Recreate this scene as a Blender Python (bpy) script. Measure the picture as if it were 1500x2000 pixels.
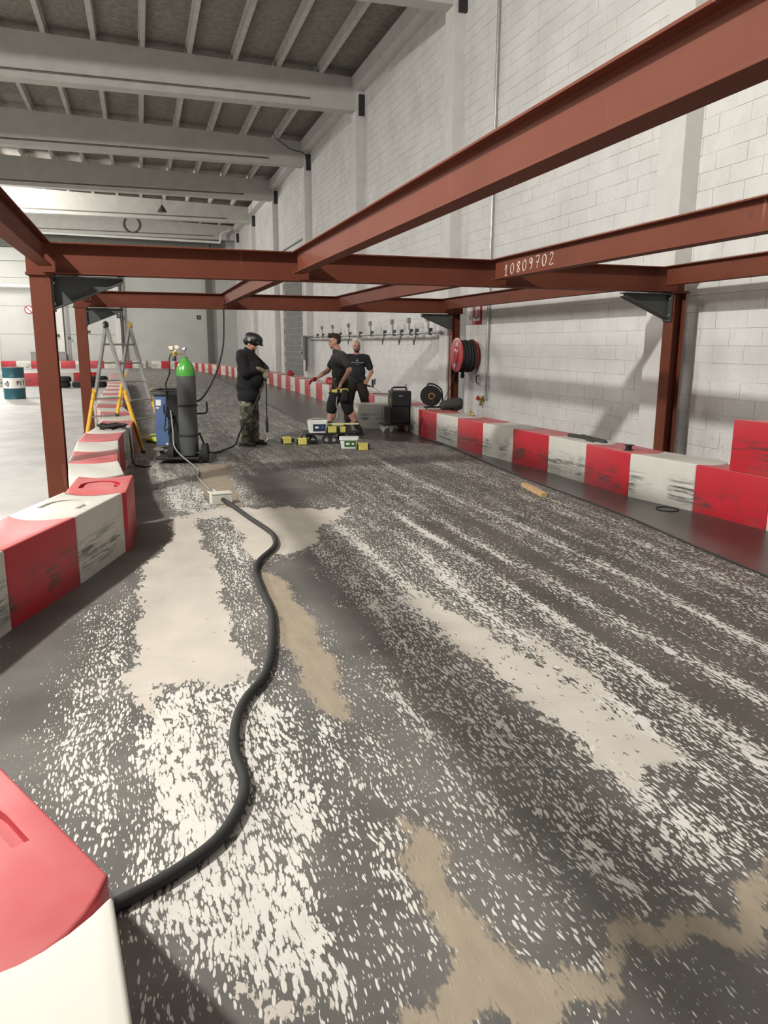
import bpy, bmesh, math, random
import numpy as np
from mathutils import Vector, Matrix
R = math.radians
random.seed(7)
for o in list(bpy.data.objects): bpy.data.objects.remove(o)
scene = bpy.context.scene
COL = scene.collection

# ---------------------------------------------------------------- camera, world, lights, exposure
cam_d = bpy.data.cameras.new('camera'); cam = bpy.data.objects.new('camera', cam_d); COL.objects.link(cam)
yaw, pitch, roll = R(17.3), R(12.3), R(.3)
f_ = Vector((math.sin(yaw)*math.cos(pitch), math.cos(yaw)*math.cos(pitch), -math.sin(pitch)))
r_ = Vector((math.cos(yaw), -math.sin(yaw), 0)); u_ = r_.cross(f_)
r2 = r_*math.cos(roll) + u_*math.sin(roll); u2 = r2.cross(f_)
cam.matrix_world = Matrix.Translation((0, 0, 1.6)) @ Matrix((r2, u2, -f_)).transposed().to_4x4()
cam_d.sensor_fit = 'VERTICAL'; cam_d.sensor_height = 36.0; cam_d.lens = 36.0*1502/2000
cam_d.clip_start = .02; cam_d.clip_end = 300
scene.camera = cam
scene.view_settings.view_transform = 'Standard'; scene.view_settings.look = 'None'
scene.view_settings.gamma = 1; scene.view_settings.use_curve_mapping = False
scene.view_settings.exposure = 0.0
w = bpy.data.worlds.new('hall_ambient'); scene.world = w; w.use_nodes = True
w.node_tree.nodes['Background'].inputs[0].default_value = (.92, .96, 1, 1)
w.node_tree.nodes['Background'].inputs[1].default_value = .24

def lamp(name, loc, watts, radius=.14, col=(1, .975, .925)):
    d = bpy.data.lights.new(name, 'POINT'); d.energy = watts; d.shadow_soft_size = radius; d.color = col
    o = bpy.data.objects.new(name, d); COL.objects.link(o); o.location = loc; return o
lamp('hall_lamp', (-5.0, 3.6, 7.2), 4700, .2)
def fill_disk(loc, size, watts):  # added soft disk light to brighten floor and walls, no real panel
    d = bpy.data.lights.new('fill_disk_light', 'AREA'); d.shape = 'DISK'; d.size = size; d.energy = watts; d.color = (1, .97, .92)
    o = bpy.data.objects.new('fill_disk_light', d); COL.objects.link(o); o.location = loc; return o
fill_disk((-9.5, 23, 8.0), 5, 2100)
lamp('hall_lamp', (-8.0, 42, 7.4), 3600, .8)
fill_disk((-14, 8, 8.0), 6, 2600)
fill_disk((-9.5, 49.2, 7.9), 4, 800)

# ---------------------------------------------------------------- materials
MATS = {}
class NT:
    def __init__(s, name):
        s.m = bpy.data.materials.new(name); s.m.use_nodes = True; s.t = s.m.node_tree
        s.b = s.t.nodes['Principled BSDF']; MATS[name] = s.m
    def n(s, typ, ins=None, **kw):
        nd = s.t.nodes.new(typ)
        for k, v in kw.items(): setattr(nd, k, v)
        for k, v in (ins or {}).items(): s.set(nd.inputs[k], v)
        return nd
    def set(s, sock, v):
        if hasattr(v, 'is_output') or isinstance(v, bpy.types.NodeSocket): s.t.links.new(v, sock)
        else:
            if sock.type == 'RGBA' and len(v) == 3: v = (*v, 1)
            sock.default_value = v
    def math(s, op, a, b=0.0, c=0.0, clamp=False):
        nd = s.n('ShaderNodeMath', operation=op, use_clamp=clamp)
        s.set(nd.inputs[0], a); s.set(nd.inputs[1], b); s.set(nd.inputs[2], c); return nd.outputs[0]
    def mix(s, fac, a, b):
        nd = s.n('ShaderNodeMix', data_type='RGBA')
        s.set(nd.inputs[0], fac); s.set(nd.inputs[6], a); s.set(nd.inputs[7], b); return nd.outputs[2]
    def step(s, v, lo, hi):
        nd = s.n('ShaderNodeMapRange', interpolation_type='SMOOTHSTEP')
        s.set(nd.inputs[0], v); s.set(nd.inputs[1], lo); s.set(nd.inputs[2], hi); return nd.outputs[0]
    def coords(s, kind='Object'):
        return s.n('ShaderNodeTexCoord').outputs[kind]
    def pos(s): return s.n('ShaderNodeNewGeometry').outputs['Position']
    def scaled(s, vec, sc, off=(0, 0, 0)):
        nd = s.n('ShaderNodeMapping'); s.set(nd.inputs[0], vec); nd.inputs['Scale'].default_value = sc
        nd.inputs['Location'].default_value = off; return nd.outputs[0]
    def noise(s, vec, scale, detail=4, rough=.55):
        nd = s.n('ShaderNodeTexNoise'); s.set(nd.inputs['Vector'], vec); nd.inputs['Scale'].default_value = scale
        nd.inputs['Detail'].default_value = detail; nd.inputs['Roughness'].default_value = rough; return nd.outputs[0]
    def bump(s, h, strength=.3, dist=.01):
        nd = s.n('ShaderNodeBump'); s.set(nd.inputs['Height'], h); nd.inputs['Strength'].default_value = strength
        nd.inputs['Distance'].default_value = dist; s.t.links.new(nd.outputs[0], s.b.inputs['Normal'])
    def out(s, col=None, rough=None, metal=None):
        if col is not None: s.set(s.b.inputs['Base Color'], col)
        if rough is not None: s.set(s.b.inputs['Roughness'], rough)
        if metal is not None: s.set(s.b.inputs['Metallic'], metal)
        return s.m

def mat(name, col, rough=.6, metal=0., var=.12, scale=6., bump=0.):
    if name in MATS: return MATS[name]
    t = NT(name)
    p = t.pos(); n = t.noise(p, scale, 5)
    k = t.n('ShaderNodeMapRange', {0: n, 1: .25, 2: .75, 3: 1-var, 4: 1+var}).outputs[0]
    c = t.n('ShaderNodeVectorMath', {0: tuple(col)}, operation='SCALE'); t.set(c.inputs['Scale'], k)
    if bump: t.bump(n, bump, .004)
    return t.out(c.outputs[0], rough, metal)

def steel_mat():
    t = NT('red_oxide_steel'); p = t.pos()
    n = t.noise(p, 2.2, 5); n2 = t.noise(t.scaled(p, (14, 14, 1.3)), 1.0, 3)
    c = t.mix(n, (.098, .024, .0115), (.150, .042, .022))
    streak = t.step(n2, .66, .78)
    c = t.mix(t.math('MULTIPLY', streak, .35), c, (.42, .21, .16))
    c = t.mix(t.step(t.noise(p, 9, 4), .66, .74), c, (.10, .03, .02))
    t.b.inputs['Specular IOR Level'].default_value = .25
    return t.out(c, .7)
def wall_mat():
    t = NT('white_painted_block'); p = t.pos()
    n = t.noise(p, 1.1, 6, .6); n2 = t.noise(p, 26, 4, .65); n3 = t.noise(t.scaled(p, (1, 1, 1)), 55, 2)
    c = t.mix(t.step(n, .3, .7), (.60, .585, .56), (.70, .69, .665))
    c = t.mix(t.math('MULTIPLY', t.step(t.noise(p, 2.7, 3), .5, .72), .35), c, (.56, .57, .55))
    z = t.n('ShaderNodeSeparateXYZ', {0: p}).outputs[2]
    low = t.math('SUBTRACT', 1.0, t.step(z, .3, 1.6))
    dirt = t.math('MULTIPLY', t.step(n2, .52, .70), t.math('ADD', .14, t.math('MULTIPLY', low, .42)))
    c = t.mix(dirt, c, (.36, .35, .34))
    c = t.mix(t.math('MULTIPLY', t.step(n3, .67, .72), .35), c, (.22, .21, .2))
    t.bump(t.math('ADD', n2, n3), .35, .004)
    return t.out(c, .75)
def barrier_mat(name, base, top):
    t = NT(name); oc = t.coords('Object'); ri = t.n('ShaderNodeObjectInfo').outputs['Random']
    off = t.n('ShaderNodeCombineXYZ', {0: t.math('MULTIPLY', ri, 37.), 1: t.math('MULTIPLY', ri, 13.), 2: 0.}).outputs[0]
    pv = t.n('ShaderNodeVectorMath', {0: oc, 1: off}, operation='ADD').outputs[0]
    z = t.n('ShaderNodeSeparateXYZ', {0: oc}).outputs[2]
    band = t.math('MULTIPLY', t.step(z, .02, .1), t.math('SUBTRACT', 1., t.step(z, .2, .36)))
    s1 = t.noise(t.scaled(pv, (2.6, 2.6, 34)), 1., 6, .7); s2 = t.noise(pv, 2.6, 3)
    sc = t.math('MULTIPLY', t.step(s1, .45, .60), t.step(s2, .40, .58))
    sc = t.math('MULTIPLY', sc, band)
    smear = t.math('MULTIPLY', t.math('MULTIPLY', t.step(s2, .45, .7), t.math('SUBTRACT', 1., t.step(z, .02, .26))), .25)
    n = t.noise(pv, 5, 4)
    c = t.mix(n, tuple(v*.88 for v in base), tuple(v*1.1 for v in base))
    c = t.mix(t.math('MULTIPLY', sc, .9, clamp=True), c, (.03, .03, .028))
    c = t.mix(smear, c, (.12, .11, .10))
    nz = t.n('ShaderNodeSeparateXYZ', {0: t.n('ShaderNodeNewGeometry').outputs['Normal']}).outputs[2]
    dust = t.math('MULTIPLY', t.step(nz, .6, .95), t.n('ShaderNodeMapRange', {0: t.noise(pv, 3.2, 5), 1: .3, 2: .7, 3: .45, 4: .95}).outputs[0])
    c = t.mix(dust, c, top)
    return t.out(c, .42)
def floor_mat():
    t = NT('scraped_track_floor'); p = t.pos()
    def attr(n): return t.n('ShaderNodeAttribute', attribute_name=n).outputs['Fac']
    den, cream, brown, strip, hall = [attr(a) for a in ('speckle', 'cream', 'brown', 'strip', 'hall')]
    warp = t.n('ShaderNodeTexNoise', {'Vector': p, 'Scale': 2.3, 'Detail': 2.}).outputs['Color']
    wv = t.n('ShaderNodeVectorMath', {0: warp, 1: (.5, .5, .5)}, operation='SUBTRACT').outputs[0]
    wv = t.n('ShaderNodeVectorMath', {0: wv, 'Scale': .10}, operation='SCALE').outputs[0]
    pw = t.n('ShaderNodeVectorMath', {0: p, 1: wv}, operation='ADD').outputs[0]
    # scraped dashes, long axis along the hall
    vo = t.n('ShaderNodeTexVoronoi', feature='F1', voronoi_dimensions='2D'); t.set(vo.inputs['Vector'], t.scaled(pw, (60, 14, 1))); vo.inputs['Scale'].default_value = 1.
    vo2 = t.n('ShaderNodeTexVoronoi', feature='F1', voronoi_dimensions='2D'); t.set(vo2.inputs['Vector'], t.scaled(pw, (100, 27, 1), (3, 7, 0))); vo2.inputs['Scale'].default_value = 1.
    pick = t.n('ShaderNodeSeparateColor', {0: vo.outputs['Color']}).outputs[0]
    pick2 = t.n('ShaderNodeSeparateColor', {0: vo2.outputs['Color']}).outputs[1]
    fine = t.noise(t.scaled(pw, (90, 22, 1)), 1., 3, .6)
    clump = t.math('ADD', t.math('MULTIPLY', t.noise(t.scaled(pw, (9, 2.4, 1)), 1., 3), .5), t.math('MULTIPLY', t.noise(t.scaled(pw, (17, .55, 1), (5, 1, 0)), 1., 3), .5))
    d = t.math('ADD', den, t.math('MULTIPLY', t.math('SUBTRACT', clump, .5), 1.5))
    d = t.math('MULTIPLY', d, t.step(den, .0, .12))
    rad = t.math('ADD', t.math('ADD', t.math('MULTIPLY', d, .62), .02), t.math('MULTIPLY', t.math('SUBTRACT', fine, .5), .5))
    rad = t.math('SUBTRACT', rad, t.math('SUBTRACT', 1., t.step(den, .0, .1)))
    a = t.math('SUBTRACT', t.math('ADD', rad, t.math('MULTIPLY', t.math('SUBTRACT', pick, .75), .22)), vo.outputs['Distance'])
    b = t.math('SUBTRACT', t.math('ADD', rad, t.math('MULTIPLY', t.math('SUBTRACT', pick2, .95), .45)), vo2.outputs['Distance'])
    m = t.math('MAXIMUM', t.step(a, -.05, .05), t.step(b, -.05, .05))
    big = t.noise(t.scaled(pw, (40, 9, 1), (9, 4, 0)), 1., 4, .62)
    m2 = t.step(t.math('ADD', big, t.math('MULTIPLY', d, .40)), .80, .84)
    m = t.math('MAXIMUM', m, m2, clamp=True)
    # bare floor
    n = t.noise(p, 1.3, 6); n2 = t.noise(t.scaled(p, (5, 1.1, 1)), 1.2, 5)
    bare = t.mix(t.step(n, .35, .68), (.075, .070, .063), (.135, .125, .114))
    bare = t.mix(t.math('MULTIPLY', t.step(n2, .45, .7), .5), bare, (.10, .105, .10))
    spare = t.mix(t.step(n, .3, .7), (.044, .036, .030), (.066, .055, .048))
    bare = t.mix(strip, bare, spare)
    hallc = t.mix(t.step(n, .3, .7), (.29, .285, .27), (.40, .39, .375))
    bare = t.mix(hall, bare, hallc)
    c = t.mix(t.math('MULTIPLY', m, .92), bare, t.mix(t.noise(p, 7, 3), (.47, .455, .415), (.64, .62, .575)))
    br = t.mix(t.noise(t.scaled(p, (16, 6, 1)), 1., 5), (.20, .165, .12), (.33, .275, .205))
    bm = t.step(t.math('ADD', brown, t.math('MULTIPLY', t.math('SUBTRACT', fine, .5), 1.1)), .38, .62)
    c = t.mix(bm, c, br)
    cr = t.mix(t.noise(t.scaled(p, (3, 2, 1)), 1.5, 6), (.34, .31, .27), (.54, .50, .44))
    holes = t.noise(t.scaled(pw, (34, 13, 1), (2, 5, 0)), 1., 4, .6)
    cm = t.step(t.math('ADD', cream, t.math('MULTIPLY', t.math('SUBTRACT', holes, .5), 1.5)), .42, .5)
    c = t.mix(cm, c, cr)
    # fine slab joints
    rough = t.n('ShaderNodeMapRange', {0: strip, 1: .8, 2: 1., 3: .58, 4: .32}).outputs[0]
    t.bump(t.math('ADD', t.math('MULTIPLY', t.math('MAXIMUM', m, cm), .6), t.math('MULTIPLY', n2, .3)), .3, .004)
    return t.out(c, rough)
def camo_mat():
    t = NT('camouflage_cloth'); p = t.pos()
    c = t.mix(t.step(t.noise(p, 11, 2), .47, .52), (.15, .14, .10), (.075, .075, .05))
    c = t.mix(t.step(t.noise(t.scaled(p, (1, 1, 1), (5, 3, 1)), 14, 2), .54, .58), c, (.035, .032, .024))
    c = t.mix(t.step(t.noise(t.scaled(p, (1, 1, 1), (9, 1, 7)), 17, 2), .60, .63), c, (.27, .25, .19))
    return t.out(c, .9)
M = dict(steel=steel_mat(), wall=wall_mat(), floor=floor_mat(),
    red=barrier_mat('barrier_red', (.42, .012, .022), (.50, .17, .17)),
    white=barrier_mat('barrier_white', (.53, .52, .465), (.50, .485, .44)),
    mortar=mat('painted_joint', (.60, .585, .56), .85), pillar=mat('painted_concrete', (.62, .60, .575), .75, 0, .08, 3, .2),
    girder=mat('precast_concrete', (.50, .485, .45), .8, 0, .1, 2, .2), deck=mat('wood_wool_deck', (.235, .215, .185), .95, 0, .3, 7, .6),
    purlin=mat('painted_purlin', (.52, .50, .465), .8, 0, .15, 3), farwall=mat('far_wall_paint', (.50, .50, .475), .8, 0, .08, .8),
    haunch=mat('dark_grey_primer', (.055, .06, .056), .6), galv=mat('galvanised_steel', (.45, .46, .45), .4, .7, .15, 12),
    black=mat('black_plastic', (.012, .012, .012), .45), rubber=mat('black_rubber', (.018, .018, .017), .75),
    alu=mat('aluminium', (.42, .42, .41), .4, .8, .1, 10), yellow=mat('ladder_yellow', (.62, .36, .03), .5),
    greenp=mat('green_gloss', (.07, .30, .05), .25), cyl=mat('grey_cylinder_paint', (.078, .082, .082), .4), blue=mat('machine_blue', (.075, .125, .26), .45),
    brass=mat('brass', (.55, .40, .14), .35, .8), chrome=mat('chrome', (.6, .6, .58), .25, 1.), whitep=mat('white_plastic', (.72, .71, .67), .5),
    labelblue=mat('label_blue', (.02, .035, .09), .5), labelgreen=mat('label_green', (.045, .13, .03), .5), batt=mat('battery_yellow', (.56, .50, .12), .5),
    teal=mat('drum_teal', (.012, .085, .11), .4), ink=mat('black_ink', (.02, .02, .02), .6), wood=mat('pine_wood', (.48, .31, .15), .7, 0, .2, 30),
    boxgrey=mat('junction_box_grey', (.55, .55, .48), .5), tyre=mat('tyre_rubber', (.012, .012, .013), .8), skin=mat('skin', (.42, .22, .15), .55, 0, .1, 20),
    hoodie=mat('black_fleece', (.006, .006, .007), .9), camo=camo_mat(), tee=mat('charcoal_cotton', (.028, .028, .026), .9),
    tee2=mat('black_cotton', (.014, .015, .018), .9), shorts=mat('black_work_cloth', (.008, .008, .009), .9), brown=mat('dark_brown_cloth', (.020, .014, .011), .9),
    leather=mat('black_leather', (.012, .011, .010), .5), glove=mat('leather_glove', (.20, .165, .11), .8), redglove=mat('red_glove', (.16, .012, .016), .7),
    stubble=mat('short_stubble', (.10, .05, .035), .8), hair=mat('dark_hair', (.022, .012, .008), .7), greyblock=mat('bare_grey_block', (.20, .20, .185), .9, 0, .2, 5, .3), palemortar=mat('pale_mortar', (.42, .42, .40), .9),
    redpaint=mat('hose_reel_red', (.36, .02, .025), .3), signred=mat('sign_red', (.36, .01, .015), .5), hivis=mat('hi_vis_yellow', (.62, .72, .08), .8),
    chalk=mat('white_chalk', (.62, .56, .50), .9), pier_and_shade=mat('dark_pier_and_shade', (.14, .14, .12), .9), olive=mat('dark_olive_canvas', (.035, .038, .03), .8),
    brushgreen=mat('brush_green', (.03, .10, .03), .6), paleyellow=mat('pale_yellow_plastic', (.62, .62, .34), .5), bluegrey=mat('grey_plastic', (.22, .22, .2), .5))

# ---------------------------------------------------------------- mesh helpers
class MB:
    def __init__(s): s.v = []; s.f = []
    def add(s, vs, fs):
        k = len(s.v); s.v += [tuple(v) for v in vs]; s.f += [tuple(i+k for i in f) for f in fs]; return s
    def box(s, x0, x1, y0, y1, z0, z1):
        return s.add([(x0,y0,z0),(x1,y0,z0),(x1,y1,z0),(x0,y1,z0),(x0,y0,z1),(x1,y0,z1),(x1,y1,z1),(x0,y1,z1)],
                     [(0,3,2,1),(4,5,6,7),(0,1,5,4),(1,2,6,5),(2,3,7,6),(3,0,4,7)])
    def cbox(s, c, d): return s.box(c[0]-d[0]/2, c[0]+d[0]/2, c[1]-d[1]/2, c[1]+d[1]/2, c[2]-d[2]/2, c[2]+d[2]/2)
    def prism(s, poly, a, b, axis='z'):
        n = len(poly)
        def mk(u, v, h): return {'z': (u, v, h), 'y': (u, h, v), 'x': (h, u, v)}[axis]
        vs = [mk(u, v, a) for u, v in poly] + [mk(u, v, b) for u, v in poly]
        fs = [tuple(range(n))[::-1], tuple(range(n, 2*n))] + [(i, (i+1) % n, n+(i+1) % n, n+i) for i in range(n)]
        return s.add(vs, fs)
    def tube(s, pts, r, seg=8, closed=False):
        pts = [Vector(p) for p in pts]; n = len(pts); rs = r if isinstance(r, (list, tuple)) else [r]*n
        rings = []; up = Vector((0, 0, 1)); prev = None
        for i, p in enumerate(pts):
            if closed: t = pts[(i+1) % n]-pts[i-1]
            else: t = pts[min(i+1, n-1)]-pts[max(i-1, 0)]
            t.normalize()
            if prev is None: a = t.cross(up if abs(t.z) < .95 else Vector((1, 0, 0)))
            else: a = prev - t*prev.dot(t)
            a.normalize(); prev = a; b = t.cross(a)
            rings.append([p + (a*math.cos(2*math.pi*k/seg)+b*math.sin(2*math.pi*k/seg))*rs[i] for k in range(seg)])
        vs = [v for q in rings for v in q]; fs = []
        for i in range(n if closed else n-1):
            j = (i+1) % n
            for k in range(seg): fs.append((i*seg+k, i*seg+(k+1) % seg, j*seg+(k+1) % seg, j*seg+k))
        if not closed: fs += [tuple(range(seg))[::-1], tuple((n-1)*seg+k for k in range(seg))]
        return s.add(vs, fs)
    def lathe(s, prof, c=(0, 0, 0), axis=(0, 0, 1), seg=24):
        ax = Vector(axis).normalized(); a = ax.cross(Vector((0, 0, 1)) if abs(ax.z) < .9 else Vector((1, 0, 0))).normalized(); b = ax.cross(a); c = Vector(c)
        vs = []; fs = []; n = len(prof)
        for r, h in prof: vs += [c+ax*h+(a*math.cos(2*math.pi*k/seg)+b*math.sin(2*math.pi*k/seg))*max(r, 1e-4) for k in range(seg)]
        for i in range(n-1):
            for k in range(seg): fs.append((i*seg+k, i*seg+(k+1) % seg, (i+1)*seg+(k+1) % seg, (i+1)*seg+k))
        fs += [tuple(range(seg))[::-1], tuple((n-1)*seg+k for k in range(seg))]
        return s.add(vs, fs)
    def ring(s, prof, c=(0, 0, 0), axis=(0, 0, 1), seg=24):
        ax = Vector(axis).normalized(); a = ax.cross(Vector((0, 0, 1)) if abs(ax.z) < .9 else Vector((1, 0, 0))).normalized(); b = ax.cross(a); c = Vector(c)
        vs = []; fs = []; n = len(prof)
        for r, h in prof: vs += [c+ax*h+(a*math.cos(2*math.pi*k/seg)+b*math.sin(2*math.pi*k/seg))*r for k in range(seg)]
        for i in range(n):
            j = (i+1) % n
            for k in range(seg): fs.append((i*seg+k, i*seg+(k+1) % seg, j*seg+(k+1) % seg, j*seg+k))
        return s.add(vs, fs)
    def cap(s, p0, p1, r0, r1, seg=14, q=None):
        p0, p1 = Vector(p0), Vector(p1); t = p1-p0
        if t.length < 1e-5: t = Vector((0, 0, 1e-4))
        t.normalize(); a = t.cross(Vector((0, 0, 1)) if abs(t.z) < .9 else Vector((1, 0, 0))).normalized(); b = t.cross(a)
        pr = [(p0-t*r0*math.cos(x), r0*math.sin(x)) for x in (.15, .5, .9, 1.25)] + [(p0, r0), (p1, r1)] + [(p1+t*r1*math.cos(x), r1*math.sin(x)) for x in (1.25, .9, .5, .15)]
        vs = []; fs = []
        for c, r in pr: vs += [c+(a*math.cos(2*math.pi*k/seg)+b*math.sin(2*math.pi*k/seg))*r for k in range(seg)]
        for i in range(len(pr)-1):
            for k in range(seg): fs.append((i*seg+k, i*seg+(k+1) % seg, (i+1)*seg+(k+1) % seg, (i+1)*seg+k))
        fs += [tuple(range(seg))[::-1], tuple((len(pr)-1)*seg+k for k in range(seg))]
        return s.add(vs, fs)
    def ell(s, c, rad, mtx=None, seg=16, rings=10):
        vs = []; fs = []; c = Vector(c); mtx = mtx or Matrix.Identity(3)
        for i in range(1, rings):
            ph = math.pi*i/rings
            for k in range(seg):
                th = 2*math.pi*k/seg
                vs.append(c+mtx @ Vector((rad[0]*math.sin(ph)*math.cos(th), rad[1]*math.sin(ph)*math.sin(th), rad[2]*math.cos(ph))))
        for i in range(rings-2):
            for k in range(seg): fs.append((i*seg+k, (i+1)*seg+k, (i+1)*seg+(k+1) % seg, i*seg+(k+1) % seg))
        n = len(vs); vs += [c+mtx @ Vector((0, 0, rad[2])), c-mtx @ Vector((0, 0, rad[2]))]
        fs += [(n, k, (k+1) % seg) for k in range(seg)] + [(n+1, (rings-2)*seg+(k+1) % seg, (rings-2)*seg+k) for k in range(seg)]
        return s.add(vs, fs)
    def mesh(s, name, material, smooth=False, bevel=0.):
        me = bpy.data.meshes.new(name); me.from_pydata(s.v, [], s.f); me.update()
        bm = bmesh.new(); bm.from_mesh(me); bmesh.ops.recalc_face_normals(bm, faces=bm.faces)
        if bevel:
            es = [e for e in bm.edges if len(e.link_faces) == 2 and e.calc_face_angle(0) > R(35)]
            bmesh.ops.bevel(bm, geom=es, offset=bevel, segments=2, affect='EDGES', profile=.6)
        bm.to_mesh(me); bm.free()
        me.materials.append(material)
        if smooth: smooth_mesh(me)
        return me
    def build(s, name, material, parent=None, smooth=False, bevel=0., loc=None, rz=0):
        o = bpy.data.objects.new(name, s.mesh(name, material, smooth, bevel)); COL.objects.link(o)
        if parent is not None: o.parent = parent
        if loc is not None: o.location = loc
        if rz: o.rotation_euler.z = rz
        return o
def smooth_mesh(me, ang=40):
    me.polygons.foreach_set('use_smooth', [True]*len(me.polygons))
    try: me.set_sharp_from_angle(angle=R(ang))
    except Exception: pass
def tag(o, label=None, cat=None, group=None, kind=None):
    if label: o['label'] = label
    if cat: o['category'] = cat
    if group: o['group'] = group
    if kind: o['kind'] = kind
    return o
def empty(name, loc=(0, 0, 0), rz=0):
    o = bpy.data.objects.new(name, None); COL.objects.link(o); o.location = loc; o.rotation_euler.z = rz; o.empty_display_size = .05; return o
def inst(name, mesh, parent=None, loc=(0, 0, 0), rz=0):
    o = bpy.data.objects.new(name, mesh); COL.objects.link(o); o.location = loc; o.rotation_euler.z = rz
    if parent is not None: o.parent = parent
    return o
def spline(pts, n=8):
    pts = [Vector(p) for p in pts]; out = []
    P = [pts[0]*2-pts[1]] + pts + [pts[-1]*2-pts[-2]]
    for i in range(1, len(P)-2):
        a, b, c, d = P[i-1:i+3]
        for k in range(n):
            t = k/n; out.append(.5*((2*b)+(c-a)*t+(2*a-5*b+4*c-d)*t*t+(3*b-a-3*c+d)*t**3))
    return out+[pts[-1]]
def evaluated(o):
    dg = bpy.context.evaluated_depsgraph_get(); dg.update()
    return bpy.data.meshes.new_from_object(o.evaluated_get(dg))

# ================================================================ THE HALL
# ---- floor
CREAM = [
 [(.18,7.34),(.15,6.48),(-.09,5.59),(-.12,4.22),(-.16,3.56),(-.11,3.28),(-.04,3.28),(-.01,3.55),(.06,3.64),(.16,3.58),(.29,3.46),(.41,3.42),(.45,3.56),(.42,3.91),(.42,4.68),(.46,5.64),(.4,6.11),(.42,7.23)],
 [(.18,7.3),(.67,7.69),(1.31,7.46),(1.94,7.27),(1.46,6.54),(1.16,5.73),(.93,5.72),(.74,5.63),(.68,5.79),(.73,6.46),(.67,7.2),(.44,7.22)],
 [(1.57,4.91),(1.74,4.45),(1.84,3.8),(1.9,3.32),(1.97,2.81),(2.0,2.35),(1.85,2.22),(1.73,2.18),(1.64,2.01),(1.6,2.22),(1.59,2.58),(1.56,3.1),(1.52,3.65),(1.5,4.27)],
 [(1.99,3.84),(2.08,3.53),(2.08,3.07),(2.0,2.7),(1.88,2.84),(1.87,3.26)],
 [(.09,1.65),(.26,1.62),(.38,1.57),(.39,1.54),(.24,1.56),(.1,1.6)]]
BROWN = [
 [(.7,5.36),(.84,5.25),(.86,4.77),(.88,4.09),(.85,3.5),(.79,3.06),(.68,3.07),(.67,3.37),(.65,3.84),(.68,4.41),(.68,4.93)],
 [(.76,2.32),(.84,2.22),(.85,1.99),(.81,1.81),(.84,1.67),(.9,1.51),(.91,1.4),(.85,1.32),(.4,1.45),(.43,1.49),(.61,1.49),(.69,1.6),(.71,1.8),(.72,2.03)],
 [(.9,1.52),(1.23,1.54),(1.52,1.57),(1.83,1.67),(1.64,1.47),(1.38,1.45),(1.1,1.46),(.89,1.42)],
 [(.64,10.45),(1.02,10.58),(.89,7.76),(.66,7.56),(.56,8.57)]]
HEAVY = [
 [(-.01,3.63),(.48,3.43),(.52,3.09),(.56,2.64),(.47,2.1),(.39,1.85),(.4,1.56),(.08,1.67),(-.15,2.02),(-.09,2.35),(-.13,3.19),(-.11,3.28)],
 [(.58,3.12),(.7,3.09),(.71,2.68),(.76,2.37),(.8,2.26),(.71,2.32),(.65,2.51)],
 [(.76,2.24),(.69,1.8),(.67,1.7),(.63,1.82),(.66,2.15)],
 [(-.11,8.76),(-.12,12.23),(.26,10.11),(.59,8.56),(.58,7.46),(.22,7.56)]]
MEDIUM = [
 [(-.09,5.59),(-.37,4.21),(-.48,3.39),(-.5,3.08),(-.45,2.8),(-.21,2.42),(-.12,2.39),(-.13,3.19),(-.16,3.56),(-.12,4.22)],
 [(1.55,6.73),(1.58,5.46),(1.59,4.24),(1.52,3.18),(1.53,2.51),(1.55,1.86),(1.51,1.53),(1.21,1.69),(1.17,2.21),(1.17,2.8),(1.19,4.36),(1.13,5.82)],
 [(.48,7.49),(.45,5.78),(.42,4.68),(.44,3.83),(.5,3.81),(.68,5.17),(.74,5.63),(.74,6.55),(.67,7.2)],
 [(.93,11.94),(1.25,10.76),(1.46,8.32),(.94,7.74),(.85,9.54)]]
CLEAN = [
 [(-.05,11.12),(.17,7.34),(.15,6.48),(-.09,5.59),(-.48,4.66),(-.48,3.49),(-.51,3.09),(-.57,2.77),(-1.08,6.08),(-.44,7.75),(-.22,9.12)],
 [(.79,5.54),(1.13,5.59),(1.17,4.27),(1.14,3.55),(.97,3.53),(.93,4.34),(.84,4.88)],
 [(1.09,9.48),(1.77,9.7),(1.9,8.2),(1.34,7.63),(1.09,8.12)]]
def poly_mask(polys, X, Y, feather):
    X, Y = (X+.022*np.sin(9.1*Y+4*X)+.014*np.sin(23*Y+17*X)+.009*np.sin(51*Y-31*X), Y+.05*np.sin(11.3*X+2*Y)+.035*np.sin(29*X-7*Y)+.02*np.sin(67*X+13*Y))
    out = np.zeros(X.shape)
    for poly in polys:
        inside = np.zeros(X.shape, bool); dist = np.full(X.shape, 9.)
        n = len(poly)
        for i in range(n):
            (x0, y0), (x1, y1) = poly[i], poly[(i+1) % n]
            cond = (y0 > Y) != (y1 > Y)
            xi = x0+(Y-y0)*(x1-x0)/((y1-y0) if y1 != y0 else 1e-9)
            inside ^= cond & (X < xi)
            dx, dy = x1-x0, y1-y0; L = dx*dx+dy*dy+1e-12
            t = np.clip(((X-x0)*dx+(Y-y0)*dy)/L, 0, 1)
            dist = np.minimum(dist, np.hypot(X-x0-t*dx, Y-y0-t*dy))
        sd = np.where(inside, dist, -dist)
        out = np.maximum(out, np.clip(.5+sd/feather/2, 0, 1))
    return out
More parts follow.
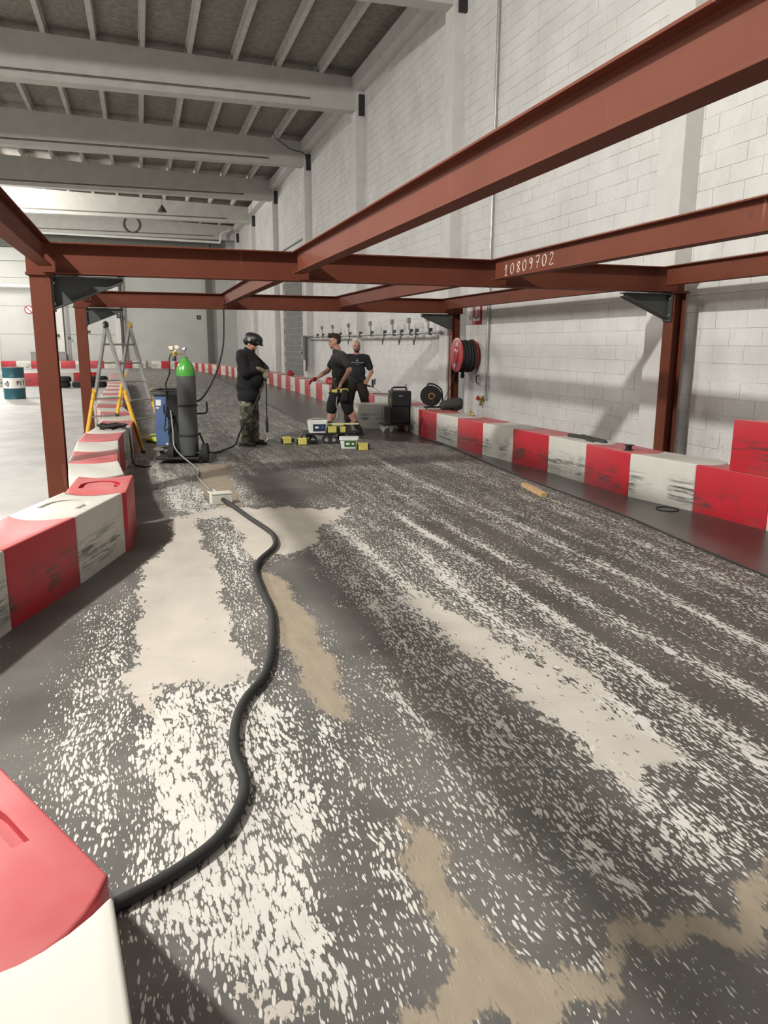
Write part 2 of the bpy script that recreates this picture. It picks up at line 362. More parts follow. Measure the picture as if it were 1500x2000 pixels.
def make_floor():
    xs = np.unique(np.round(np.concatenate([np.linspace(-30, -3, 14), np.arange(-3, -.8, .2), np.arange(-.8, 2.4, .035), np.arange(2.4, 5.6, .06), np.linspace(5.6, 6.6, 4)]), 3))
    ys = np.unique(np.round(np.concatenate([np.linspace(-6, .8, 6), np.arange(.8, 4, .04), np.arange(4, 14, .08), np.arange(14, 34, .4), np.linspace(34, 55, 12)]), 3))
    X, Y = np.meshgrid(xs, ys); nx, ny = len(xs), len(ys)
    rng = np.random.RandomState(3)
    # ridges of residue running along the hall
    ridges = np.zeros(X.shape)
    for x0, wd, h, y0, y1 in [(1.66,.05,.35,1.5,7.2),(2.0,.06,.35,2.0,6.6),(2.28,.05,.38,1.2,7.4),(2.62,.05,.34,1.0,8.6),(2.95,.03,.2,1,9),(3.16,.06,.36,1.0,11),(3.5,.04,.2,1,9),(3.85,.06,.22,1.,10.5),(1.12,.03,.3,1.6,5.4),(4.1,.04,.2,2,8)]:
        wob = .05*np.sin(Y*.9+x0*7)+.02*np.sin(Y*2.7+x0*3)
        ridges = np.maximum(ridges, h*np.exp(-((X-x0-wob)/wd)**2)*np.clip((Y-y0)*2, 0, 1)*np.clip((y1-Y)*1.2, 0, 1))
    base = np.full(X.shape, .27)
    base = np.where(X > 1.55, .38, base)
    base = np.where(X > 2.45, .29, base)
    gap = np.exp(-((X-2.42-.03*np.sin(Y))/.07)**2)+np.exp(-((X-2.82)/.08)**2)*.8+np.exp(-((X-3.35)/.09)**2)*.5
    base = base-.3*gap*(Y < 6.5)
    base = np.where(Y > 7.6, .31+.10*np.sin(X*5+Y*.35)*np.sin(Y*.8+X)+.12*np.clip((2.-X)/1.5, 0, 1), base)
    base = np.where(Y > 13, .40, base)
    d = base+ridges
    d = np.maximum(d, .70*poly_mask(HEAVY, X, Y, .05))
    md = poly_mask(MEDIUM, X, Y, .06); d = np.maximum(d, .48*md)
    cl = poly_mask(CLEAN, X, Y, .12); d = d*(1-cl)
    edge = np.interp(Y, [0, 4.18, 5.09, 6.39, 8.75, 11.58, 13, 60], [3.9, 4.15, 4.23, 4.36, 4.43, 4.65, 3.4, 3.4])
    edge = np.where(Y > 13, 3.1+.012*(Y-13), edge)
    strip = np.clip((X-edge)/.04+.5, 0, 1); falloff = .8*np.clip((X-1.2)/1.2, 0, 1)*np.clip((10-Y)/2, .4, 1)  # second mask paints light falloff: floor browner and darker towards the right
    d = d*(1-strip)
    bot = poly_mask([[(.3,1.52),(.9,1.47),(1.3,1.5),(1.75,1.68),(2.6,1.9),(2.6,.5),(.3,.5)]], X, Y, .08); d = d*(1-.55*bot)
    lb = np.interp(Y, [0, 2, 4.6, 6.2, 9, 15, 30, 60], [-.35, -.5, -.85, -.4, -.45, -.45, -.7, -.7])
    hall = np.clip((lb-X)/.1, 0, 1); d = d*(1-hall)
    br = poly_mask(BROWN, X, Y, .07); cr = np.maximum(.78*poly_mask(CREAM[:2]+CREAM[4:], X, Y, .05), .66*poly_mask(CREAM[2:4], X, Y, .09))
    d = np.clip(d, 0, 1)
    idx = np.arange(nx*ny).reshape(ny, nx)
    faces = np.stack([idx[:-1, :-1], idx[:-1, 1:], idx[1:, 1:], idx[1:, :-1]], -1).reshape(-1, 4)
    verts = np.stack([X.ravel(), Y.ravel(), np.zeros(nx*ny)], -1)
    me = bpy.data.meshes.new('floor'); me.from_pydata(verts.tolist(), [], faces.tolist()); me.update()
    for nm, arr in (('speckle', d), ('cream', cr), ('brown', br), ('strip', np.maximum(strip, falloff)), ('hall', hall)):  # strip also carries the painted falloff
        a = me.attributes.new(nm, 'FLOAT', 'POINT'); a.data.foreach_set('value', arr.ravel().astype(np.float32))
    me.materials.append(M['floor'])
    o = bpy.data.objects.new('floor', me); COL.objects.link(o); tag(o, kind='structure')
    return o
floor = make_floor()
sj = MB()
sj.box(-.1, 4.3, 7.66, 7.675, .0005, .003).build('slab_joint', M['bluegrey'], floor)

# ---- right wall, pillars, blocks
WX = 6.5; YP = [1.1, 8.52, 15.85, 23.2, 30.6, 38.0, 45.4, 52.8]
wall = MB().box(WX, WX+.3, 1, 54.8, 0, 9.6).build('wall_right', M['mortar']); tag(wall, kind='structure')
BL, BH, J = .5, .2, .006
bmesh_block = MB().box(-.007, .004, J/2, BL-J/2, J/2, BH-J/2).mesh('block', M['wall'])
blocks = []
for r in range(43):
    y = 1.0 + (.25 if r % 2 else 0)
    while y < 54:
        if not (31.9 < y+.25 < 36.7 and r*BH < 4.6): blocks.append((y, r*BH))
        y += BL
def inview(y, z):
    v = Vector((WX, y+.25, z+.1)) - Vector((0, 0, 1.6)); d = v.dot(f_)
    px = 750+1502*v.dot(r2)/d; py = 1000-1502*v.dot(u2)/d
    return d > 0 and -20 < px < 1520 and -20 < py < 2000 and z > .25
vis = sorted([b for b in blocks if inview(*b)], key=lambda b: b[0]**2+(b[1]-1.6)**2)[:300]
vs = set(vis); rest = MB()
for y, z in blocks:
    dx = random.choice((0, 0, -.001, .002, .0035))
    if (y, z) in vs: inst('block', bmesh_block, wall, (WX+dx, y, z))
    else: rest.box(WX-.007+dx, WX+.004, y+J/2, y+BL-J/2, z+J/2, z+BH-J/2)
o = rest.build('block_courses', M['wall'], wall); o['kind'] = 'stuff'
# bricked-up opening of bare grey blocks
door = MB().box(WX-.004, WX+.02, 32.05, 36.55, 0, 4.6).build('door_1', M['palemortar']); tag(door, kind='structure')
gb = MB().box(-.02, .0, .012, .488, .012, .238).mesh('grey_block', M['greyblock'])
for r in range(18):
    y = 32.07+(.25 if r % 2 else 0)
    while y+.49 < 36.6:
        inst('grey_block', gb, door, (WX-.004, y, .02+r*.25)); y += .5
fr = MB().box(WX-.06, WX, 31.85, 32.05, 0, 4.7).box(WX-.06, WX, 36.55, 36.75, 0, 4.7).box(WX-.06, WX, 31.85, 36.75, 4.6, 4.75)
fr.build('door_frame', M['pillar'], door)
for y in YP:
    p = empty('wall_pillar', (0, 0, 0)); p['kind'] = 'structure'
    MB().box(6.25, 6.5, y-.24, y+.24, 0, 8.1).build('shaft', M['pillar'], p, bevel=.012)
    MB().box(6.33, 6.5, y-.32, y-.242, 7.95, 8.5).build('bearing_slot', M['ink'], p)
    MB().box(6.25, 6.5, y-.24, y+.24, 8.1, 8.6).build('head', M['pillar'], p)
eave = MB().box(6.16, 6.5, 1, 54.6, 8.6, 8.98).build('eave_beam', M['pillar']); tag(eave, kind='structure')

# ---- roof: deck, purlins, girders
def top_z(x): return 8.95+.03*(6.25-x)
deck = MB(); deck.add([(6.6, 1, top_z(6.6)+.24), (-26, 1, top_z(-26)+.24), (-26, 55, top_z(-26)+.24), (6.6, 55, top_z(6.6)+.24),
                       (6.6, 1, top_z(6.6)+.34), (-26, 1, top_z(-26)+.34), (-26, 55, top_z(-26)+.34), (6.6, 55, top_z(6.6)+.34)],
    [(0,3,2,1),(4,5,6,7),(0,1,5,4),(1,2,6,5),(2,3,7,6),(3,0,4,7)])
ceiling = deck.build('ceiling', M['deck']); tag(ceiling, kind='structure')
pm = MB().box(-.06, .06, 0, 7.3, .002, .2).box(-.09, .09, 0, 7.3, .17, .238).mesh('purlin', M['purlin'])
for bi in range(1, 7):
    for k in range(14):
        x = 5.27-1.19*k
        inst('purlin', pm, ceiling, (x, YP[bi]+.03, top_z(x)))
for gi, y in enumerate(YP[1:]):
    g = empty('roof_girder'); g['kind'] = 'structure'
    xe, xg, xl = 6.45, 4.95, -16.0
    def wedge(m, xa, xb, z0, z1a, z1b, ya, yb):
        m.add([(xa,ya,z0),(xb,ya,z0),(xb,yb,z0),(xa,yb,z0),(xa,ya,z1a),(xb,ya,z1b),(xb,yb,z1b),(xa,yb,z1a)],
              [(0,3,2,1),(4,5,6,7),(0,1,5,4),(1,2,6,5),(2,3,7,6),(3,0,4,7)])
    m = MB(); wedge(m, xg, xe, 8.1, top_z(xg), top_z(xe), y-.2, y+.2); m.build('end_block', M['girder'], g)
    m = MB(); wedge(m, xl, xg, 8.33, top_z(xl), top_z(xg), y-.2, y+.2); m.build('web', M['girder'], g)
    MB().box(xl, xg, y-.1, y+.1, 8.26, 8.33).build('groove', M['deck'], g)
    MB().box(xl, xg, y-.22, y+.22, 8.1, 8.26).build('bottom_flange', M['girder'], g)

# ---- far wall
fw = MB().box(-26, 6.8, 54.5, 54.8, 0, 10.2).build('wall_back', M['farwall']); tag(fw, kind='structure')
for i, xa in enumerate([-15.9, -12.1, -8.3, -4.55]):
    for k in range(4):
        MB().box(xa+.015, xa+(3.72 if i < 3 else 3.1), 54.44, 54.5, .4+k*1.72, .4+k*1.72+1.70).build('wall_panel', M['farwall'], fw, bevel=.01)
MB().box(-26, 5.6, 54.3, 54.5, 7.35, 8.6).build('painted_shade_band', M['pier_and_shade'], fw)  # shade at the roof end, built as a dark strip on the wall
MB().box(-26, -4.6, 54.25, 54.5, 6.55, 7.3).build('header_beam', M['farwall'], fw)
for x in (-4.75, -1.28):
    MB().box(x-.16, x+.16, 54.15, 54.5, 0, 7.3).build('wall_pier', M['pillar'], fw)
MB().box(4.4, 4.75, 54.2, 54.5, 0, 8.6).build('dark_pier', M['pier_and_shade'], fw)

# ================================================================ BARRIERS
ML, MW, MH = .86, .46, .47
def module_mesh(name, m, recess):
    n = 10; out = []
    cx = ML  # convex end at x=ML, concave at x=0
    bul = .13
    for k in range(n+1):
        t = -1+2*k/n; out.append((ML+bul*(1-t*t), t*MW/2))
    for k in range(n+1):
        t = 1-2*k/n; out.append((bul*(1-t*t)+.012, t*MW/2))
    b = MB().prism(out, 0, MH)
    me = b.mesh(name, m, False, 0.)
    bm = bmesh.new(); bm.from_mesh(me)
    es = [e for e in bm.edges if len(e.link_faces) == 2 and e.calc_face_angle(0) > R(40) and max(v.co.z for v in e.verts) > .1]
    bmesh.ops.bevel(bm, geom=es, offset=.012, segments=3, affect='EDGES', profile=.5)
    bm.to_mesh(me); bm.free()
    if recess:
        o = bpy.data.objects.new('tmp', me); COL.objects.link(o)
        pts = []
        for k in range(13):
            a = math.pi*k/12; pts.append((.48+.13*math.sin(a)*1.1, -.13*math.cos(a)))
        outer = [(.62, .155)]+[(.48-.17*math.sin(math.pi*k/12), .155*math.cos(math.pi*k/12)) for k in range(13)]+[(.62, -.155)]
        inner = [(.62, -.115)]+[(.48-.125*math.sin(math.pi*k/12), -.115*math.cos(math.pi*k/12)) for k in range(13)]+[(.62, .115)]
        c = bpy.data.objects.new('tmpc', MB().prism(outer+inner, MH-.025, MH+.05).mesh('c', m)); COL.objects.link(c)
        md = o.modifiers.new('b', 'BOOLEAN'); md.object = c; md.operation = 'DIFFERENCE'; md.solver = 'EXACT'
        me2 = evaluated(o); me2.name = name
        bpy.data.objects.remove(o); bpy.data.objects.remove(c); me = me2
        if not me.materials: me.materials.append(m)
    smooth_mesh(me, 30)
    return me
MOD = {c: module_mesh('barrier_module', M[c], False) for c in ('red', 'white')}
MODR = {c: module_mesh('barrier_module', M[c], True) for c in ('red', 'white')}
ORD = ['%s' % w for w in ('first', 'second', 'third', 'fourth', 'fifth', 'sixth', 'seventh', 'eighth', 'ninth', 'tenth', 'eleventh', 'twelfth', 'thirteenth', 'fourteenth', 'fifteenth', 'sixteenth', 'seventeenth', 'eighteenth', 'nineteenth', 'twentieth')]
def chain(pts, col0, labeler, group, flip=False, z=0):
    """lay modules of fixed length along a polyline of their visible face"""
    pts = [Vector((*p, 0)) for p in pts]; seg = 0; pos = pts[0].copy(); i = 0; side = -1 if flip else 1
    cur = 0.0; L = [0]
    for a, b in zip(pts, pts[1:]): L.append(L[-1]+(b-a).length)
    def at(s):
        for k in range(len(pts)-1):
            if s <= L[k+1] or k == len(pts)-2: return pts[k]+(pts[k+1]-pts[k])*((s-L[k])/(L[k+1]-L[k]))
    s = 0
    while s+ML*.6 < L[-1]:
        a, b = at(s), at(min(s+ML, L[-1])); d = (b-a); ang = math.atan2(d.y, d.x)
        nrm = Vector((-d.y, d.x, 0)).normalized()*side
        c = a+nrm*MW/2
        colr = col0 if i % 2 == 0 else ('white' if col0 == 'red' else 'red')
        c2 = b+nrm*MW/2; o = inst('barrier_module', MOD[colr], None, (c2.x, c2.y, z), ang+math.pi)
        tag(o, labeler(i, colr), 'barrier', group); i += 1; s += ML
# right-hand line, near to far, visible face toward the track (modules sit to its right)
rpts = [(5.40, 3.65), (5.22, 5.36), (5.13, 6.17), (4.96, 6.98), (4.95, 7.92), (4.94, 8.75), (4.87, 9.5), (4.8, 10.35), (4.75, 11.23), (4.72, 12.12), (4.70, 13.0), (4.8, 14.2), (5.0, 15.6)]
chain(rpts, 'red', lambda i, c: f'scuffed {c} barrier module along the block wall, {ORD[min(i,13)] if i < 12 else "last"} from the camera end' if i < 12 else f'scuffed {c} barrier module hidden behind the black welder', 'right track barrier modules', flip=True)
chain([(5.05, 16.1), (5.0, 19), (4.98, 22), (5.0, 27), (4.95, 31), (4.75, 34)], 'white',
      lambda i, c: f'distant {c} barrier module behind the three workers, {ORD[i//2]} {c} one from the camera end', 'barrier line behind the workers', flip=True)
chain([(4.55, 35.0), (4.4, 37), (4.15, 41), (3.6, 44), (3.0, 48.3), (1.6, 52.2), (.5, 53.3)], 'red',
      lambda i, c: f'tiny {c} barrier module in the far bend, {ORD[i//2]} {c} one counting away from the camera', 'barriers in the far bend', flip=True)
chain([(.3, 53.3), (-4, 53.3), (-14, 53.3)], 'white', lambda i, c: f'tiny {c} barrier module at the back wall foot, {ORD[i//2]} {c} one from the right', 'barriers under the back wall', flip=True)
# left-hand line
lspec = [((-1.06, 3.78), (-.785, 4.60), 'white', 'white barrier module cut by the left edge, before the big red one'),
 ((-.785, 4.60), (-.47, 5.39), 'red', 'large red barrier module at left, in front of the near left steel post'),
 ((-.47, 5.39), (-.19, 6.20), 'white', 'white barrier module with black tyre scuffs right after the large red one'),
 ((-.165, 6.24), (-.12, 7.06), 'red', 'red barrier module with a deep moulded handle on top, at the bend'),
 ((-.20, 7.12), (-.27, 7.96), 'white', 'white barrier module just beyond the red one with the handle'),
 ((-.27, 7.98), (-.29, 8.82), 'red', 'faded red barrier module beyond the bend, fifth from the camera'),
 ((-.29, 8.84), (-.31, 9.68), 'white', 'dusty white barrier module between two faded red ones, left line'),
 ((-.31, 9.70), (-.27, 10.54), 'red', 'faded red barrier module just before the coiled black cable'),
 ((-.26, 10.56), (-.17, 11.38), 'white', 'white barrier module carrying the coiled black cable on its top'),
 ((-.18, 11.40), (-.15, 12.22), 'red', 'red barrier module beside the ladder feet'),
 ((-.16, 12.26), (-.18, 13.08), 'white', 'white barrier module straddled by the yellow ladder'),
 ((-.17, 13.12), (-.25, 13.94), 'red', 'red barrier module just behind the ladder'),
 ((-.26, 13.97), (-.35, 14.80), 'white', 'white barrier module second behind the ladder')]
for a, b, c, lab in lspec:
    d = Vector((b[0]-a[0], b[1]-a[1])); n = Vector((-d.y, d.x)).normalized()
    o = inst('barrier_module', (MODR if 'handle on top' in lab or 'scuffs' in lab else MOD)[c], None, (b[0]+n.x*MW/2, b[1]+n.y*MW/2, 0), math.atan2(-d.y, -d.x)); tag(o, lab, 'barrier', 'left track barrier modules')
chain([(-.36, 14.85), (-.42, 18), (-.45, 22), (-.55, 26.5), (-.72, 32)], 'red', lambda i, c: f'far {c} barrier module of the left line past the ladder, {ORD[i//2]} {c} one going away', 'far left barrier line')
chain([(-.95, 33.2), (-3.2, 32.6), (-9.5, 32.2)], 'white', lambda i, c: f'far {c} barrier module behind the teal drum, {ORD[i//2]} {c} one from the right', 'inner cross barrier line', flip=False)
# nearest modules in the bottom left corner
o = inst('barrier_module', MODR['red'], None, (-.745, 2.225, 0), math.atan2(-.88, .48)); tag(o, 'big red barrier module top in the bottom left corner', 'barrier', 'left track barrier modules')
o = inst('barrier_module', MOD['white'], None, (-.352, 1.50, 0), math.atan2(-.97, .12)); tag(o, 'white barrier module cut by the bottom left image corner', 'barrier', 'left track barrier modules')
# loose pieces
o = inst('barrier_module', MOD['red'], None, (5.40, 5.86, MH+.004), R(-82)); tag(o, 'red barrier module stacked on the right barrier at the image edge', 'barrier', 'loose barrier modules')
o = inst('barrier_module', MOD['white'], None, (3.93, 14.66, 0), R(-14)); tag(o, 'loose white barrier module lying beside the black welder', 'barrier', 'loose barrier modules')

# ================================================================ STEEL FRAME
ZT, ZB, ZBL = 2.50, 2.22, 2.285
def ibeam(m, axis, c, a, b, z0, z1, w_, tf=.012, tw=.010):
    pr = [(-w_/2, z0), (w_/2, z0), (w_/2, z0+tf), (tw/2, z0+tf), (tw/2, z1-tf), (w_/2, z1-tf), (w_/2, z1), (-w_/2, z1), (-w_/2, z1-tf), (-tw/2, z1-tf), (-tw/2, z0+tf), (-w_/2, z0+tf)]
    m.prism([(c+u, v) for u, v in pr], a, b, 'y' if axis == 'y' else 'x'); return m
def beam(axis, c, a, b, z0, z1, w_, label, name='steel_beam'):
    o = ibeam(MB(), axis, c, a, b, z0, z1, w_).build(name, M['steel'], bevel=.002); return tag(o, label, 'beam', 'red oxide frame beams')
YN, YF, YB = 8.04, 15.03, 1.0
beam('x', YN, -.96, 6.24, ZB, ZT, .18, 'near red steel cross beam spanning the whole track')
beam('x', YF, -1.08, 6.35, ZB, ZT, .18, 'far red steel cross beam spanning the track behind the near one')
beam('x', YB, -.96, 6.24, ZB, ZT, .18, 'red steel cross beam overhead beside the camera')
XL = [(-.79, 'left'), (1.56, 'second'), (3.73, 'third'), (5.92, 'right')]
lab_n = ['near red steel beam running overhead along the left side', 'big red steel beam sloping across the upper right of the picture',
         'near red steel beam with a white chalk number at its end', 'near red steel beam closest to the block wall']
lab_f = ['far red steel beam along the left posts', 'far red steel beam with the hanging black hose at its end', 'far red steel beam in the middle of the frame, second from the wall', 'far red steel beam closest to the block wall']
bobj = []
for (x, _), a, b in zip(XL, lab_n, lab_f):
    bobj.append(beam('y', x, YB+.092, YN-.092, ZBL, ZT, .12, a))
    beam('y', x-.02, YN+.092, YF-.092, ZBL, ZT, .12, b)
def post(x, y, side, label, big):
    p = empty('steel_post', (x, y, 0)); tag(p, label, 'post', 'red oxide frame posts')
    s = MB(); h = .09; t = .010
    pr = [(-h, -h), (h, -h), (h, -h+t), (t/2, -h+t), (t/2, h-t), (h, h-t), (h, h), (-h, h), (-h, h-t), (-t/2, h-t), (-t/2, -h+t), (-h, -h+t)]
    if side > 0: pr = [(v*.9, u) for u, v in pr]
    s.prism(pr, .012, ZB-.014).build('shaft', M['steel'], p)
    MB().box(-.1, .1, -.11, .11, 0, .012).build('base_plate', M['steel'], p)
    MB().box(-.12, .12, -.11, .11, ZB-.014, ZB-.001).build('cap_plate', M['steel'], p)
    # haunch: tapered stub of dark primed section, bolted under the cross beam
    d = -side; ln = .62; dp = .30
    hz = ZB-.016
    tri = [(d*.10, hz), (d*(.10+ln), hz), (d*(.10+ln), hz-.05), (d*.10, hz-dp)]
    hn = MB().prism(tri, -.006, .006, 'y').build('haunch', M['haunch'], p)
    MB().prism([(d*.10, hz), (d*(.10+ln), hz), (d*(.10+ln), hz-.012), (d*.10, hz-.012)], -.07, .07, 'y').build('haunch_flange', M['haunch'], hn)
    MB().prism([(d*.10, hz-dp), (d*(.10+ln), hz-.05), (d*(.10+ln), hz-.038), (d*.10, hz-dp+.012)], -.07, .07, 'y').build('haunch_flange', M['haunch'], hn)
    MB().prism([(d*.092, hz), (d*.106, hz), (d*.106, hz-dp-.02), (d*.092, hz-dp-.02)], -.075, .075, 'y').build('end_plate', M['haunch'], hn)
    for zz in (hz-.06, hz-dp+.05):
        for yy in (-.045, .045):
            MB().lathe([(.014, 0), (.014, .012)], (d*.106, yy, zz), (d, 0, 0), 6).build('bolt', M['galv'], hn)
    return p
post(-.84, YN, -1, 'near left red steel post with dark grey haunch', 1)
post(-.97, YF, -1, 'far left red steel post behind the ladder', 0)
post(6.13, YN, 1, 'near right red steel post against the wall pillar', 1)
pf = post(6.17, YF, 1, 'far right red steel post beside the hose reel', 0)
tag(MB().box(6.055, 6.066, YF-.11, YF-.095, .1, 1.78).build('conduit_strip', M['galv']), 'thin grey conduit strip running up the far right steel post', 'conduit')
# chalk number on the beam web
DIG = {'1': [[(.1,.55),(.45,1),(.35,0)],[(.1,0),(.6,0)]], '0': [[(.5,1),(.15,.75),(.12,.25),(.4,0),(.72,.25),(.75,.75),(.5,1)]],
 '8': [[(.5,.52),(.2,.75),(.5,1),(.75,.78),(.25,.25),(.45,0),(.72,.22),(.5,.52)]], '9': [[(.7,.85),(.4,1),(.2,.75),(.45,.52),(.7,.85),(.6,.2),(.35,0)]],
 '7': [[(.1,1),(.75,1),(.35,0)],[(.2,.5),(.6,.52)]], '2': [[(.15,.8),(.45,1),(.7,.75),(.15,.0),(.8,.02)]]}
ch = MB()
for i, c in enumerate('10809702'):
    for st in DIG[c]:
        pts = []
        for u, v in st:
            yy = 7.72-.135*i-u*.105; zz = 2.315+v*.105+i*.004
            pts.append((3.73-.0068, yy, zz))
        pts = spline(pts, 4) if len(pts) > 2 else [Vector(p) for p in pts]
        ch.tube(pts, .0045, 5)
tagn = ch.build('chalk_number', M['chalk'], bobj[2]); tagn['label'] = 'white chalk handwriting reading 10809702'

# ================================================================ PEOPLE
def blob(name, prims, voxel, material, parent=None, smooth=6):
    m = MB()
    for p in prims:
        if p[0] == 'c': m.cap(*p[1:])
        else: m.ell(*p[1:])
    me = m.mesh('tmp', material)
    o = bpy.data.objects.new('tmp', me); COL.objects.link(o)
    r = o.modifiers.new('r', 'REMESH'); r.mode = 'VOXEL'; r.voxel_size = voxel
    s = o.modifiers.new('s', 'SMOOTH'); s.factor = .5; s.iterations = smooth
    me2 = evaluated(o); bpy.data.objects.remove(o); me2.name = name
    me2.materials.clear(); me2.materials.append(material)
    me2.polygons.foreach_set('use_smooth', [True]*len(me2.polygons))
    q = bpy.data.objects.new(name, me2); COL.objects.link(q)
    if parent is not None: q.parent = parent
    return q
class Fig:
    """local frame: forward, left, up -> figure root space"""
    def __init__(s, loc, fwd):
        s.ang = math.atan2(fwd[1], fwd[0]); s.loc = loc
    def hand(s, wrist, dirv, curl, side, sc=1.0, palm=(0, 0, -1)):
        w = Vector(wrist); d = Vector(dirv).normalized(); pn = Vector(palm); pn = (pn-d*pn.dot(d)).normalized(); a = d.cross(pn).normalized()*side
        P = [('c', w, w+d*.045*sc, .026*sc, .032*sc), ('c', w+d*.05*sc-a*.018*sc, w+d*.085*sc-a*.022*sc, .02*sc, .016*sc), ('c', w+d*.05*sc+a*.018*sc, w+d*.085*sc+a*.022*sc, .02*sc, .016*sc)]
        for k, (off, ln) in enumerate(((.032, .07), (.011, .078), (-.011, .073), (-.031, .058))):
            b = w+d*.088*sc+a*off*sc; c1 = curl*.8; c2 = curl*1.6
            m1 = b+(d*math.cos(c1)+pn*math.sin(c1))*ln*.5*sc; m2 = m1+(d*math.cos(c2)+pn*math.sin(c2))*ln*.5*sc
            P += [('c', b, m1, .0098*sc, .009*sc, 8), ('c', m1, m2, .009*sc, .0078*sc, 8)]
        t0 = w+d*.03*sc+a*.028*sc; t1 = t0+(d*.6+a*.6+pn*.45).normalized()*.04*sc; t2 = t1+(d*.75+a*.1+pn*.6).normalized()*.032*sc
        P += [('c', t0, t1, .014*sc, .011*sc, 8), ('c', t1, t2, .011*sc, .009*sc, 8)]
        return P
def head_prims(c, tilt, sc=1.0):
    """face toward +x (local forward); tilt = nod down angle"""
    mt = Matrix.Rotation(tilt, 3, 'Y'); c = Vector(c)
    q = lambda x, y, z: c+mt @ Vector((x, y, z))*sc
    return [('e', q(-.008, 0, .035), (.098*sc, .076*sc, .098*sc), mt), ('e', q(.012, 0, -.03), (.078*sc, .064*sc, .092*sc), mt), ('e', q(.062, 0, -.088), (.03*sc, .036*sc, .026*sc), mt),
            ('c', q(.086, 0, .008), q(.108, 0, -.03), .010*sc, .015*sc, 8), ('c', q(.078, -.035, .022), q(.078, .035, .022), .016*sc, .016*sc, 8),
            ('e', q(-.005, .076, -.01), (.022*sc, .010*sc, .032*sc), mt), ('e', q(-.005, -.076, -.01), (.022*sc, .010*sc, .032*sc), mt),
            ('e', q(.05, .042, -.03), (.03*sc, .02*sc, .03*sc), mt), ('e', q(.05, -.042, -.03), (.03*sc, .02*sc, .03*sc), mt),
            ('c', q(.085, -.018, -.062), q(.085, .018, -.062), .011*sc, .011*sc, 8)], q, mt
def face_bits(root, q, sc=1.0, beard=None):
    for s_ in (-1, 1):
        MB().ell(q(.088, s_*.031, .004), (.008, .012, .007)).build('eye', M['ink'], root, True)
        MB().cap(q(.097, s_*.016, .026), q(.088, s_*.05, .026), .005, .004, 6).build('eyebrow', M['hair'], root, True)
    MB().cap(q(.095, -.02, -.062), q(.095, .02, -.062), .005, .005, 6).build('mouth', M['redglove'], root, True)
def shoe(root, heel, d, m=None):
    h = Vector(heel); d = Vector((d[0], d[1], 0)).normalized()
    o = blob('shoe', [('c', h+Vector((0, 0, .055)), h+d*.10+Vector((0, 0, .05)), .05, .048), ('c', h+d*.08+Vector((0, 0, .042)), h+d*.2+Vector((0, 0, .036)), .046, .036), ('c', h+Vector((0, 0, .05)), h+d*.02+Vector((0, 0, .13)), .048, .052)], .012, m or M['leather'], root, 3)
    so = MB(); a = Vector((-d.y, d.x, 0)); pts = []
    for k in range(16):
        an = 2*math.pi*k/16; pts.append(h+d*(.085+.155*math.cos(an))+a*(.048*math.sin(an)))
    so.prism([(p.x, p.y) for p in pts], 0, .024).build('sole', M['rubber'], o)
    return o

